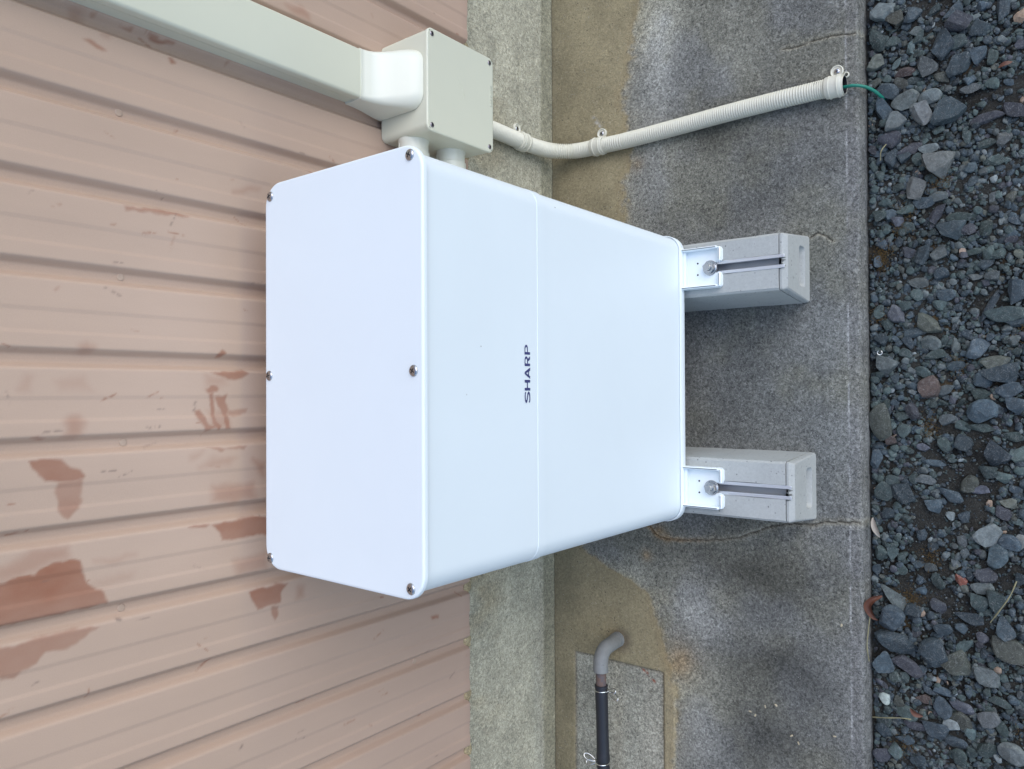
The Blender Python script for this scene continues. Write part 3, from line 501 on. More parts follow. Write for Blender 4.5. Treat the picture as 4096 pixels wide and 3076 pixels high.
def foundation():
    dx = 0.0024
    xs = np.arange(-0.95, 0.95, dx); zs = np.arange(0.0, 0.42, dx)
    X, Z = np.meshgrid(xs, zs, indexing='ij')
    mid = vnoise(X * 24, Z * 24, 121, 5); big = vnoise(X * 6, Z * 6, 122, 4); fine = vnoise(X * 120, Z * 120, 123, 3)
    c = np.stack([0.365 + 0 * X, 0.345 + 0 * X, 0.265 + 0 * X], -1) * (0.58 + 0.5 * mid + 0.28 * big)[..., None]
    och = sstep(0.50, 0.75, vnoise(X * 11, Z * 5, 124, 4)) * sstep(0.12, 0.27, Z) * 0.6
    c = c * (1 - och[..., None]) + np.array([0.32, 0.25, 0.14]) * och[..., None]
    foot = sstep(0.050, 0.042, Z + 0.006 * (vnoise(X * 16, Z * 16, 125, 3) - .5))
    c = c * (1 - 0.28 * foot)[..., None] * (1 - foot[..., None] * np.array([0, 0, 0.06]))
    jn = np.exp(-(Z / 0.0034) ** 2); c = c * (1 - 0.92 * jn[..., None])
    Y = SY1 + 0.0022 * (fine - .5) + 0.0016 * (mid - .5) - 0.0015 * foot
    Y = Y + 0.004 * np.exp(-(Z / 0.002) ** 2)
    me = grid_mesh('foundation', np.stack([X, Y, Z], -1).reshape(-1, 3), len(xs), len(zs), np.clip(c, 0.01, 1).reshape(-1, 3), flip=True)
    bm = bmesh.new(); bm.from_mesh(me); lay = bm.verts.layers.float_color['tint']
    for x0, x1 in ((-4, -0.95), (xs[-1], 4)):
        a = [bm.verts.new(q) for q in ((x0, SY1, -0.01), (x1, SY1, -0.01), (x1, SY1, 0.42), (x0, SY1, 0.42))]
        for v in a: v[lay] = (0.24, 0.235, 0.205, 1)
        bm.faces.new(a)
    # mortar beads squeezed out at the foot of the grooves
    for k in range(-8, 9):
        cx = 0.0252 + k * 0.0998 - 0.007
        r = bmesh.ops.create_icosphere(bm, subdivisions=2, radius=0.012, matrix=Matrix.Translation((cx, SY1 - 0.004, SB - 0.004)) @ Matrix.Diagonal((1.2, 0.5, 0.9, 1)))
        for v in r['verts']:
            v[lay] = (0.34, 0.28, 0.17, 1); v.co += Vector((random.uniform(-1, 1), random.uniform(-1, 1), random.uniform(-1, 1))) * 0.0012
    bm.to_mesh(me); bm.free(); me.materials.append(M_FOUND)
    o = bpy.data.objects.new('foundation', me); COL.objects.link(o); o.parent = HOUSE
foundation()
rv = lathe([(0.0044, 0.0), (0.0046, 0.0006), (0.0040, 0.0012), (0.0016, 0.0014)], 16)
M_RIVET = plain('painted_rivet', (0.44, 0.33, 0.255), 0.45, var=0.1, scale=200)
rivet = None
for x, z in ((0.3190, 0.9194), (0.1190, 0.9172), (-0.0819, 0.9140), (-0.2818, 0.9161), (-0.4815, 0.4245), (-0.0815, 0.5), (0.5185, 0.42)):
    if rivet is None: rivet = mesh_obj('rivet', *rv, M_RIVET, HOUSE, 30); o = rivet
    else: o = rivet.copy(); COL.objects.link(o); o.parent = HOUSE
    o.location = (x, WY + 0.0106, z); o.rotation_euler = (math.pi / 2, 0, 0)

# ------------------------------------------------------------------ white storage unit
UNIT = tag(empty('storage_battery_unit', (0, -0.2375, 0.118)), 'large glossy white metal box with dark blue SHARP lettering standing on two concrete blocks', 'outdoor power unit')
def U(name, vf, mat=M_WHITE, smooth=40, parent=UNIT):
    o = mesh_obj(name, *vf, mat, parent, smooth)
    if parent is UNIT: o.matrix_parent_inverse = Matrix.Translation(-Vector(UNIT.location))
    return o
YB, YF = -0.0919, -0.3831; YC, DD = (YB + YF) / 2, YB - YF
top_panel = U('top_panel', zbox(0, YC, 0.500, DD, 0.030, [(0.7570, 0.004), (0.7570, 0.0006), (0.7574, 0.0), (0.7612, 0.0), (0.7626, 0.0004), (0.7634, 0.0012), (0.7638, 0.0026)], 10))
upper = U('upper_cover', zbox(0, YC + 0.0004, 0.4936, DD - 0.0050, 0.0290, [(0.5335, 0.004), (0.5335, 0.0016), (0.5337, 0.0009), (0.5515, 0.0009), (0.5516, 0.0013), (0.5550, 0.0013), (0.7567, 0.0013)], 10))
lower = U('lower_body', zbox(0, YC + 0.0010, 0.4900, DD - 0.0085, 0.0280, [(0.1385, 0.0), (0.5333, 0.0)], 10))  # lower skin
tray = U('base_tray', zbox(0, YC + 0.0008, 0.4950, DD - 0.0040, 0.0300, [(0.1245, 0.0020), (0.1252, 0.0004), (0.1262, 0.0), (0.1420, 0.0), (0.1426, 0.0003), (0.1428, 0.0012), (0.1400, 0.0014), (0.1380, 0.0016)], 10), M_TRAY)
# pan-head cross screws on the top panel
def screw_parts(r=0.0062, h=0.0026):
    head = lathe([(r, 0.0), (r, 0.0006), (r * 0.86, h * 0.65), (r * 0.55, h * 0.93), (r * 0.2, h)], 20)
    cr = MB()
    for a in (0, math.pi / 2):
        cr.add(*xf(box(-r * 0.5, r * 0.5, -r * 0.10, r * 0.10, h * 0.80, h * 1.03), Matrix.Rotation(a + .4, 4, 'Z')))
    return head, (cr.v, cr.f)
def add_screws(parent, places, name, r, rot=(0, 0, 0), h=None, mats=(None, None)):
    head, cr = screw_parts(r, h or r * 0.42); proto = None
    for i, p in enumerate(places):
        if proto is None:
            a = mesh_obj(name, *head, mats[0] or M_STEEL, None, 40); b = mesh_obj('cross_recess', *cr, mats[1] or M_HOLE, a, None); proto = (a, b)
        else:
            a = proto[0].copy(); b = proto[1].copy(); COL.objects.link(a); COL.objects.link(b); b.parent = a
        a.parent = parent
        m = Matrix.Translation(Vector(p)) @ Euler(rot).to_matrix().to_4x4() @ Matrix.Rotation(0.7 * i, 4, 'Z')
        a.matrix_local = Matrix.Translation(-Vector(parent.location)) @ m
UZ = 0.7637
add_screws(UNIT, [(0.2338, -0.1037, UZ), (0.2376, -0.3635, UZ), (0.0, -0.1015, UZ), (0.0010, -0.3684, UZ), (-0.2366, -0.1030, UZ), (-0.2368, -0.3633, UZ)], 'panel_screw', 0.0066)
# SHARP wordmark: flat wide letters, drawn as outlines (reading along +x)
def letters():
    mb = MB()
    def P(pts, x0, w, h=1.0):
        return [(x0 + a * w, b * h) for a, b in pts]
    def strip(pts):                     # list of (outer, inner) pairs -> quads
        v = []; f = []
        for o, i in pts: v += [o, i]
        for k in range(len(pts) - 1): f.append((2 * k, 2 * k + 1, 2 * k + 3, 2 * k + 2))
        return v, f
    def put(vf, x0, w):
        mb.add([(x0 + a * w, 0, b) for a, b in vf[0]], vf[1])
    q = lambda a, b, c, d: ([(a, b), (c, b), (c, d), (a, d)], [(0, 1, 2, 3)])
    # S: centre line swept with thick-thin stroke
    S = []
    cl = [(0.97, 0.83), (0.80, 0.905), (0.50, 0.925), (0.20, 0.86), (0.10, 0.72), (0.22, 0.59), (0.50, 0.515), (0.80, 0.42), (0.90, 0.28), (0.78, 0.13), (0.50, 0.075), (0.20, 0.095), (0.02, 0.18)]
    pts = [Vector((a, b, 0)) for a, b in cl]; pts = cr_path(pts, 0.05)
    for i, p in enumerate(pts):
        t = (pts[min(i + 1, len(pts) - 1)] - pts[max(i - 1, 0)]); t = Vector((t.x * 2.0, t.y, 0)).normalized()
        nrm = Vector((-t.y, t.x, 0)); th = 0.085 + 0.035 * abs(t.y)
        S.append(((p.x + nrm.x * th * 1.15, p.y + nrm.y * th), (p.x - nrm.x * th * 1.15, p.y - nrm.y * th)))
    put(strip(S), 0.0, 1.0)
    put(q(0.0, 0, 0.25, 1), 1.12, 0.98); put(q(0.75, 0, 1.0, 1), 1.12, 0.98); put(q(0.25, 0.42, 0.75, 0.60), 1.12, 0.98)
    A = ([(0, 0), (0.24, 0), (0.50, 0.74), (0.42, 1), (0.60, 1), (0.72, 0), (1.0, 0), (0.50, 0.74)], [(0, 1, 2, 3), (3, 2, 4), (2, 5, 6, 4)])
    put(A, 2.20, 1.05); put(([(0.30, 0.20), (0.70, 0.20), (0.645, 0.37), (0.355, 0.37)], [(0, 1, 2, 3)]), 2.20, 1.05)
    for x0, R in ((3.38, True), (4.44, False)):
        put(q(0, 0, 0.25, 1), x0, 0.92)
        cx, cz = 0.58, 0.70; bowl = []
        for k in range(13):
            a = math.pi / 2 - math.pi * k / 12
            bowl.append(((cx + 0.40 * math.cos(a), cz + 0.30 * math.sin(a)), (cx + 0.16 * math.cos(a), cz + 0.155 * math.sin(a))))
        bowl = [((0.25, 1.0), (0.25, 0.855))] + bowl + [((0.25, 0.40), (0.25, 0.545))]
        put(strip(bowl), x0, 0.92)
        if R: put(([(0.42, 0.45), (0.68, 0.0), (1.0, 0.0), (0.70, 0.46)], [(0, 1, 2, 3)]), x0, 0.92)
    return mb
lm = letters(); H = 0.0114; Wl = 0.0739 / 5.36
vv = [(-0.0362 + x * Wl, 0, 0.5682 + z * H) for x, _, z in lm.v]
fy = YC + 0.0004 - (DD - 0.0050) / 2 + 0.0012
thick = MB(); n0 = len(vv)
thick.v = [(x, fy - 0.0004, z) for x, _, z in vv]; thick.f = lm.f
o = thick.obj('lettering', M_INK, UNIT, None); o.matrix_parent_inverse = Matrix.Translation(-Vector(UNIT.location))

# mounting brackets with bolts
def bracket(cx, bw=0.0690):
    x0, x1 = cx - bw / 2, cx + bw / 2; zb, zt = 0.1180, 0.1215; yf, yb = -0.4475, -0.30
    s = 0.0088; ys = -0.4262
    mb = MB()
    # plate with an open-ended slot, 3.5 mm thick
    out = [(x0, yb), (x0, yf + 0.004), (x0 + 0.004, yf), (cx - s - 0.004, yf), (cx - s, yf + 0.006)]
    arc = [(cx - s * math.cos(a), ys - s * math.sin(-a)) for a in [math.pi * k / 10 for k in range(11)]]
    poly = out + arc + [(cx + s, yf + 0.006), (cx + s + 0.004, yf), (x1 - 0.004, yf), (x1, yf + 0.004), (x1, yb)]
    v, f = loft([[(a, b, zb) for a, b in poly], [(a, b, zt) for a, b in poly]], True, True)
    mb.add(v, f)
    # raised side walls and front lips
    mb.add(*box(x0, x0 + 0.0040, yf + 0.004, -0.377, zt - 0.0005, zt + 0.015, 0.0014))
    mb.add(*box(x1 - 0.0040, x1, yf + 0.004, -0.377, zt - 0.0005, zt + 0.015, 0.0014))
    for a, b in ((x0 + 0.001, cx - s - 0.0005), (cx + s + 0.0005, x1 - 0.001)):
        mb.add(*box(a, b, yf - 0.0005, yf + 0.0045, zt - 0.0005, zt + 0.011, 0.0018))
    mb.add(*box(x0 + .001, x1 - .001, -0.3845, -0.3800, zt - 0.0005, 0.1300, 0.0008))
    br = U('mounting_bracket', (mb.v, mb.f), M_TRAY, 30)
    for dx in (-0.0098, 0.0098):
        h = mesh_obj('pilot_hole', *xf(lathe([(0.0016, 0), (0.0016, 0.0003)], 12), Matrix.Translation((cx + dx, -0.4035, zt))), M_HOLE, br, None)
    ny = -0.4262; nutz = zt
    wa = lathe([(0.0035, 0), (0.0128, 0), (0.0128, 0.0016), (0.0035, 0.0016)], 28)
    mesh_obj('washer', *xf(wa, Matrix.Translation((cx, ny, nutz + 0.0002))), M_STEEL, br, 30)
    hexa = [(0.0110 * math.cos(math.pi / 3 * k + .25), 0.0110 * math.sin(math.pi / 3 * k + .25)) for k in range(6)]
    L = [[(a * q, b * q, z) for a, b in hexa] for q, z in ((0.98, 0.0), (1.0, 0.0008), (1.0, 0.0066), (0.90, 0.0082))]
    nut = loft(L); mesh_obj('nut', *xf(nut, Matrix.Translation((cx, ny, nutz + 0.0020))), M_STEEL, br, 25)
    fl = lathe([(0.0118, 0), (0.0118, 0.0008), (0.0106, 0.0022)], 28)
    nb = mesh_obj('bolt', *xf(lathe([(0.0058, -0.028)] + [(0.0058 if k % 2 else 0.0053, -0.006 + 0.0011 * k) for k in range(20)] + [(0.0057, 0.0150), (0.0050, 0.0162)], 20), Matrix.Translation((cx, ny, nutz))), M_STEEL, br, 30)
    mesh_obj('spring_washer', *xf(fl, Matrix.Translation((cx, ny, nutz + 0.0017))), M_STEEL, br, 30)
bracket(0.1866); bracket(-0.1858)

# ------------------------------------------------------------------ concrete foundation blocks with a cast-in rail
def block(cx, yf, wt, wb, hz, label):
    root = tag(empty('foundation_block', (cx, (yf - 0.10) / 2, 0)), label, 'concrete block', 'concrete blocks carrying the white unit')
    Hh = 0.1176; s = 0.0112; dp = 0.027; rx = cx; ch = 0.0035
    def ring(y, ins=0.0, top=Hh):
        a, b = wt / 2 - ins, wb / 2 - ins
        return [(rx + b - .001, y, 0.0), (rx + a, y, top - ch), (rx + a - ch, y, top), (rx + s, y, top), (rx + s, y, top - dp), (rx - s, y, top - dp), (rx - s, y, top), (rx - a + ch, y, top), (rx - a, y, top - ch), (rx - b + .001, y, 0.0)]
    ys = [-0.10] + [y for y in np.linspace(-0.12, yf + 0.0125, 26)]
    def jit(l, k, amp=0.0009):
        out = []
        for i, p in enumerate(l):
            r = random.Random(k * 31 + i * 7 + int(cx * 1000)); e = amp if i in (3, 4, 5, 6) else amp * 0.35
            out.append((p[0] + r.uniform(-e, e), p[1], p[2] + (r.uniform(-e, e) * 0.5 if p[2] > 0 else 0)))
        return out
    v, f = loft([jit(ring(y), k) for k, y in enumerate(ys)], True, True)
    M = MB(); M.add(v, f)
    a = mesh_obj('block_body', M.v, M.f, M_BLOCK, root, 20)
    # end piece: chamfered nose with a recessed hand hold, rougher joint to the body
    n = 5
    def sect(y, top, it, ib, r):
        base = rrect(0, 0, 1, 1, r, n); out = []
        for u, w in base:
            z = (w + 0.5) * top; half = (wb / 2 - ib) * (1 - z / Hh) + (wt / 2 - it) * (z / Hh)
            out.append((rx + 2 * u * half, y, z))
        return out
    y0 = yf + 0.0117
    L = [sect(y0, Hh - 0.0030, 0.0024, 0.0024, 0.03), sect(y0 - 0.0006, Hh - 0.0014, 0.0012, 0.0010, 0.03), sect(yf + 0.0075, Hh - 0.0010, 0.0006, 0.0006, 0.035), sect(yf + 0.0018, Hh - 0.0062, 0.0030, 0.0014, 0.04), sect(yf, Hh - 0.0085, 0.0052, 0.0030, 0.045)]
    def hold(y, i):
        return [(p, y, q) for p, q in rrect(rx, hz, 0.0672 - 2 * i, 0.0290 - 2 * i, 0.008, n)]
    L += [hold(yf, -0.0006), hold(yf + 0.0010, 0.0), hold(yf + 0.0100, 0.0022)]
    e = mesh_obj('end_piece', *loft(L, True, True), M_BLOCK, root, 25)
    # broken notch where the rail slot runs out
    nb = MB(); rr = random.Random(int(cx * 999))
    zs = lambda d: Hh + 0.0004 - (0.0006 if d < 0.0042 else 0.0006 + (d - 0.0042) * 0.88)
    for k in range(9):
        a0 = rx + rr.uniform(-0.012, 0.012); L2 = rr.uniform(0.004, 0.0098); w = rr.uniform(0.0014, 0.0034); tipx = a0 + rr.uniform(-.002, .002)
        y1 = yf + 0.0115; mid_ = min(L2 * 0.6, 0.0041)
        p = [(a0 - w, y1, zs(0)), (a0 + w, y1, zs(0)), (a0 + w * .6, y1 - mid_, zs(mid_)), (tipx, y1 - L2, zs(L2)), (a0 - w * .6, y1 - mid_, zs(mid_))]
        nb.add(p + [(a, b, c - 0.002) for a, b, c in p], [(0, 1, 2, 4), (4, 2, 3), (5, 6, 1, 0), (6, 7, 2, 1), (7, 8, 3, 2), (8, 9, 4, 3), (9, 5, 0, 4)])
    nb.add(*box(rx - 0.0085, rx + 0.0085, yf + 0.0070, yf + 0.0118, Hh - 0.006, Hh - 0.0002, 0.001))
    mesh_obj('broken_notch', nb.v, nb.f, M_NOTCH, root, None)
    # aluminium C rail
    rl = MB(); ri = MB(); yr = yf + 0.0022 + 0.0095
    for sg in (-1, 1):
        x_out = sg * 0.0110; x_in = sg * 0.0058
        a_, b_ = sorted((rx + x_out, rx + x_in)); rl.add(*box(a_, b_, yr - 0.009, -0.11, Hh - 0.0006, Hh + 0.0012, 0.0004))
        a_, b_ = sorted((rx + x_in, rx + x_in + sg * 0.0014)); ri.add(*box(a_, b_, yr, -0.11, Hh - 0.0070, Hh - 0.0007))
        a_, b_ = sorted((rx + sg * 0.0109, rx + sg * 0.0095)); ri.add(*box(a_, b_, yr, -0.11, Hh - 0.0250, Hh - 0.0008))
    ri.add(*box(rx - 0.0094, rx + 0.0094, yr, -0.11, Hh - 0.0195, Hh - 0.0180))
    mesh_obj('rail', rl.v, rl.f, M_ALU, root, 30); mesh_obj('rail_channel', ri.v, ri.f, M_ALU_SHADE, root, 30)
    for ch_ in root.children: ch_.matrix_parent_inverse = Matrix.Translation(-Vector(root.location))
M_NOTCH = concrete('broken_concrete', (0.12, 0.125, 0.125), speck=0.8, tint=False, bmp=0.6)
block(0.1862, -0.5530, 0.0925, 0.117, 0.0395, 'grey cast concrete block with metal rail under the unit near the flexible conduit')
block(-0.1850, -0.5612, 0.0975, 0.1165, 0.0378, 'grey cast concrete block with metal rail under the unit beside the long slab crack')

# ------------------------------------------------------------------ junction box on the wall
JX, JZ = 0.4635, 0.4280
JB = tag(empty('junction_box', (JX, WY, JZ)), 'square beige plastic junction box with four dark screws fixed low on the metal wall', 'junction box')
def J(name, vf, mat=M_PVC, smooth=40, par=JB):
    o = mesh_obj(name, *vf, mat, par, smooth); o.matrix_parent_inverse = Matrix.Translation(-Vector(JB.location)); return o
J('box_body', ybox(JX, JZ, 0.1575, 0.1560, 0.010, [(WY + 0.0, 0.002), (WY - 0.002, 0), (-0.1335, -0.0012)], 6))
J('cover', ybox(JX, JZ, 0.1610, 0.1590, 0.011, [(-0.1315, 0.0016), (-0.1318, 0.0004), (-0.1330, 0.0), (-0.1362, 0.0), (-0.1372, 0.0008), (-0.1376, 0.0022)], 6))
add_screws(JB, [(0.5347, -0.1377, 0.4975), (0.5350, -0.1377, 0.3590), (0.3925, -0.1377, 0.4975), (0.3925, -0.1377, 0.3590)], 'cover_screw', 0.0040, (math.pi / 2, 0, 0), mats=(M_SCREW, M_HOLE))
for sx, sz in ((1, 1), (-1, 1), (-1, -1), (1, -1)):
    J('corner_tick', xf(box(-0.0018, 0.0018, -0.0001, 0.0001, -0.0003, 0.0003), Matrix.Translation((JX + sx * 0.0755, -0.1377, JZ + sz * 0.0742)) @ Matrix.Rotation(sx * sz * math.pi / 4, 4, 'Y')), M_HOLE, None)
def text_mesh(s, size, off=0.0, ext=0.0):
    c = bpy.data.curves.new('tmp', 'FONT'); c.body = s; c.size = size; c.align_x = 'CENTER'; c.align_y = 'CENTER'; c.offset = off; c.extrude = ext; c.space_character = 1.25
    o = bpy.data.objects.new('tmp', c); COL.objects.link(o); dg = bpy.context.evaluated_depsgraph_get()
    me = bpy.data.meshes.new_from_object(o.evaluated_get(dg)); bpy.data.objects.remove(o); bpy.data.curves.remove(c); return me
def text_on(s, size, m, mat, name, ext):
    me = text_mesh(s, size, 0, ext); me.transform(m); me.materials.clear(); me.materials.append(mat)
    o = bpy.data.objects.new(name, me); COL.objects.link(o); o.parent = JB; o.matrix_parent_inverse = Matrix.Translation(-Vector(JB.location)); return o
RX90 = Matrix.Rotation(math.pi / 2, 4, 'X')
text_on('TAKOSHI', 0.0072, Matrix.Translation((0.4790, -0.1377, 0.3545)) @ RX90, M_PVC, 'embossed_letters', 0.0007)
em = MB()
for x, z, L, a in ((0.474, 0.4300, 0.012, 0.9), (0.468, 0.4250, 0.012, -0.5), (0.462, 0.4320, 0.010, 0.9), (0.480, 0.4330, 0.010, -0.6), (0.459, 0.4235, 0.010, 0.15), (0.461, 0.4235, 0.006, 1.2)):
    em.add(*xf(box(-L / 2, L / 2, -0.0003, 0.0003, -0.0004, 0.0004), Matrix.Translation((x, -0.1376, z)) @ Matrix.Rotation(a, 4, 'Y')))
J('embossed_emblem', (em.v, em.f), M_PVC, None)
# hubs joining the box to the white unit
for k, (cy, cz) in enumerate(((-0.0758, 0.4765), (-0.0830, 0.3965))):
    pr = [(0.0250, 0.002), (0.0250, -0.004), (0.0238, -0.006), (0.0238, -0.020), (0.0255, -0.021), (0.0255, -0.034), (0.0235, -0.036), (0.0225, -0.137)]
    vf = xf(lathe(pr, 32), Matrix.Translation((0.3855, cy, cz)) @ Matrix.Rotation(math.pi / 2, 4, 'Y'))
    hub = J('pipe_hub', vf, M_PVC2, 35)
    rb = MB()
    for a in (2.25, 2.6): 
        rb.add(*xf(box(0.0236, 0.0246, -0.0010, 0.0010, -0.03, -0.006), Matrix.Translation((0.3855, cy, cz)) @ Matrix.Rotation(math.pi / 2, 4, 'Y') @ Matrix.Rotation(a, 4, 'Z')))
    J('hub_rib', (rb.v, rb.f), M_PVC2, None, JB)

# ------------------------------------------------------------------ cable duct climbing the wall
DUCT = tag(empty('cable_duct', (0.4655, WY, 0.51)), 'pale beige plastic cable duct running up the metal wall from the junction box', 'cable duct')
def Dk(name, vf, mat=M_PVC, smooth=40):
    o = mesh_obj(name, *vf, mat, DUCT, smooth); o.matrix_parent_inverse = Matrix.Translation(-Vector(DUCT.location)); return o
x0d, x1d, yfd = 0.4275, 0.5030, -0.0675
def dsec(z, grow=0.0, y_back=WY - 0.0004):
    r = 0.005; a, b = x0d - grow, x1d + grow; yf_ = yfd - grow
    pts = [(b, y_back)]
    for k in range(6): t = math.pi / 2 * k / 5; pts.append((b - r + r * math.cos(t), yf_ + r - r * math.sin(t)))
    for k in range(6): t = math.pi / 2 * k / 5; pts.append((a + r - r * math.sin(t), yf_ + r - r * math.cos(t)))
    pts.append((a, y_back)); return [(x, y, z) for x, y in pts]
Dk('duct_base', box(x0d + 0.0012, x1d - 0.0012, -0.0500, WY - 0.0004, 0.5200, 2.6))
Dk('duct_cover', loft([[(x, min(y, -0.0530), z) for x, y, z in dsec(z)] for z in (0.5450, 2.6)], True, True))
def smoo(a, b, t): return a + (b - a) * t
prof = [(0.5800, 0.0016, 0), (0.5740, 0.0016, 0), (0.5735, 0.0014, 0.01), (0.5650, 0.0018, 0.06), (0.5560, 0.0022, 0.16), (0.5460, 0.0030, 0.33), (0.5360, 0.0040, 0.55), (0.5260, 0.0055, 0.78), (0.5170, 0.0075, 0.93), (0.5110, 0.0085, 0.985), (0.5078, 0.0088, 1.0)]
Ls = []
for z, gr, t in prof:
    s_ = []
    a, b = x0d - smoo(0.0016, 0.0085, t), x1d + smoo(0.0016, 0.0100, t ** 1.2); yf_ = smoo(yfd - 0.0016, -0.1295, t ** 1.15); r = smoo(0.0065, 0.024, t)
    pts = [(b, WY - 0.0006)]
    for k in range(9): q = math.pi / 2 * k / 8; pts.append((b - r + r * math.cos(q), yf_ + r - r * math.sin(q)))
    for k in range(9): q = math.pi / 2 * k / 8; pts.append((a + r - r * math.sin(q), yf_ + r - r * math.cos(q)))
    pts.append((a, WY - 0.0006)); Ls.append([(x, y, z) for x, y in pts])
Dk('end_fitting', loft(Ls, True, True), M_PVC2, 50)
Dk('fitting_tab', box(x0d - 0.0056, x0d - 0.0020, -0.070, -0.060, 0.5335, 0.5365, 0.0006), M_PVC2)

# ------------------------------------------------------------------ flexible conduit, its clamps and the green wire
COND = tag(empty('flexible_conduit', (0.48, -0.03, 0.2)), 'cream ribbed flexible conduit curving from the junction box down onto the slab edge', 'conduit')
cpts = [(0.4800, -0.0315, 0.3560), (0.4808, -0.0305, 0.28), (0.4815, -0.0302, 0.20), (0.4812, -0.0305, 0.132), (0.4805, -0.0345, 0.085), (0.4795, -0.0480, 0.048), (0.4785, -0.0760, 0.0240), (0.4780, -0.1050, 0.0170), (0.4781, -0.1400, 0.0157), (0.4768, -0.2000, 0.0156), (0.4794, -0.3103, 0.0156), (0.4829, -0.4099, 0.0156), (0.4845, -0.5014, 0.0156), (0.4848, -0.5860, 0.0156), (0.4836, -0.6175, 0.0156)]
path = cr_path(cpts, 0.00072)
def crad(i): 
    if i > len(path) - 26: return 0.0150
    return 0.0146 + 0.0012 * math.tanh(1.6 * math.cos(2 * math.pi * i / 6.0)) 
o = mesh_obj('corrugated_tube', *tube(path, crad, 22, caps=False), M_COND, COND, 60); o.matrix_parent_inverse = Matrix.Translation(-Vector(COND.location))
end = Vector(cpts[-1]); dirv = (path[-1] - path[-8]).normalized()
inner = tube([end - dirv * 0.05, end - dirv * 0.0], 0.0132, 22, caps=False)
o = mesh_obj('tube_lining', *inner, M_HOLE, COND, 60); o.matrix_parent_inverse = Matrix.Translation(-Vector(COND.location))
v1 = tube([end - dirv * 0.002, end], 0.0150, 22, False); v2 = tube([end, end - dirv * 0.002], 0.0132, 22, False)
def clamp(label, m, end_cuff=False):
    """local frame: y along the tube, z away from the surface, surface at z=0, ear towards +x"""
    root = tag(empty('conduit_clamp'), label, 'pipe clamp', 'plastic clamps holding the flexible conduit'); root.matrix_world = m
    rr = 0.0178; mb = MB(); loops = []
    pr = [(-0.0135, 0.0150), (-0.0135, rr - 0.0006), (-0.0125, rr), (-0.0085, rr), (-0.0080, rr + 0.0012), (-0.0065, rr + 0.0012), (-0.0060, rr), (0.0055, rr), (0.0060, rr + 0.0012), (0.0075, rr + 0.0012), (0.0080, rr), (0.0125, rr), (0.0135, rr - 0.0006), (0.0135, 0.0150)]
    n = 30
    for y, r in pr:
        loops.append([(r * math.cos(math.radians(-62) + math.radians(304) * k / (n - 1)), y, 0.0157 + r * math.sin(math.radians(-62) + math.radians(304) * k / (n - 1))) for k in range(n)])
    mb.add(*loft(loops, False, False, closed=False))
    st = mesh_obj('strap', mb.v, mb.f, M_COND, root, 45)
    ear = MB()
    pr = [(0.0106, 0.0), (0.0106, 0.0044), (0.0094, 0.0054), (0.0080, 0.0044), (0.0072, 0.0034)]
    ear.add(*xf(lathe(pr, 26, True, True), Matrix.Translation((0.0292, 0, 0.0002))))
    ear.add(*box(0.0120, 0.0290, -0.0085, 0.0085, 0.0003, 0.0030, 0.0006))
    mesh_obj('ear', ear.v, ear.f, M_COND, root, 40)
    hd, cr = screw_parts(0.0052, 0.0026)
    s = mesh_obj('screw', *xf(hd, Matrix.Translation((0.0292, 0, 0.0030))), M_STEEL, root, 40)
    mesh_obj('cross_recess', *xf(cr, Matrix.Translation((0.0292, 0, 0.0030))), M_HOLE, s, None)
    if end_cuff:
        e = MB(); e.add(*xf(lathe([(0.0048, 0), (0.0048, 0.003), (0.0036, 0.0036), (0.0030, 0.003), (0.0030, 0.0)], 18, False, False), Matrix.Translation((0.0205, -0.0150, 0.001))))
        mesh_obj('side_eye', e.v, e.f, M_COND, root, 40)
def frame(pos, yaxis, zaxis):
    y = Vector(yaxis).normalized(); z = Vector(zaxis).normalized(); x = y.cross(z).normalized(); z = x.cross(y)
    return Matrix.Translation(Vector(pos)) @ Matrix((x, y, z)).transposed().to_4x4()
# on the wall foot the tube runs along z; on the slab it runs along y
clamp('cream plastic clamp with a bright screw holding the conduit on the upright foundation', frame((0.4812, SY1, 0.130), (0, -0.05, 1), (0, -1, 0)) )
clamp('cream plastic clamp holding the conduit on the slab just after its bend', frame((0.4780, -0.140, 0.0), (0, 1, 0), (0, 0, 1)))
clamp('cream plastic clamp at the open end of the conduit by the slab edge', frame((0.4842, -0.6010, 0.0), (0.02, 1, 0), (0, 0, 1)), True)
gw = [(0.4830, -0.575, 0.012), (0.4812, -0.617, 0.0125), (0.4800, -0.632, 0.0115), (0.4770, -0.6455, 0.003), (0.4715, -0.6560, -0.008), (0.4650, -0.6630, -0.020), (0.460, -0.668, -0.040)]
o = mesh_obj('earth_wire', *tube(cr_path(gw, 0.002), 0.0026, 12), M_GREEN, None, 60)
tag(o, 'short green insulated wire leaving the open conduit end and dropping between the stones', 'wire')

# ------------------------------------------------------------------ drain elbow, rusty pipe, black hose
DR = tag(empty('drain_pipe', (-0.5225, -0.175, 0)), 'weathered grey plastic elbow pipe rising from the stained slab with a rusty steel stub', 'drain pipe')
def R_(name, vf, mat, smooth=50):
    o = mesh_obj(name, *vf, mat, DR, smooth); o.matrix_parent_inverse = Matrix.Translation(-Vector(DR.location)); return o
ez = 0.0760
el = [(-0.5225, -0.169, -0.01), (-0.5225, -0.169, 0.0), (-0.5225, -0.170, 0.012), (-0.5225, -0.170, 0.0125), (-0.5225, -0.174, 0.040)]
for k in range(9):
    a = math.pi / 2 * k / 8; el.append((-0.5225 - 0.028 * (1 - math.cos(a)), -0.175, ez - 0.028 + 0.028 * math.sin(a)))
el += [(-0.5640, -0.1755, ez), (-0.5645, -0.1755, ez)]
er = [0.0150] * 3 + [0.0142] * (len(el) - 5) + [0.0146, 0.0146]
R_('elbow', tube(el, lambda i: er[i], 24), M_GREYPVC)
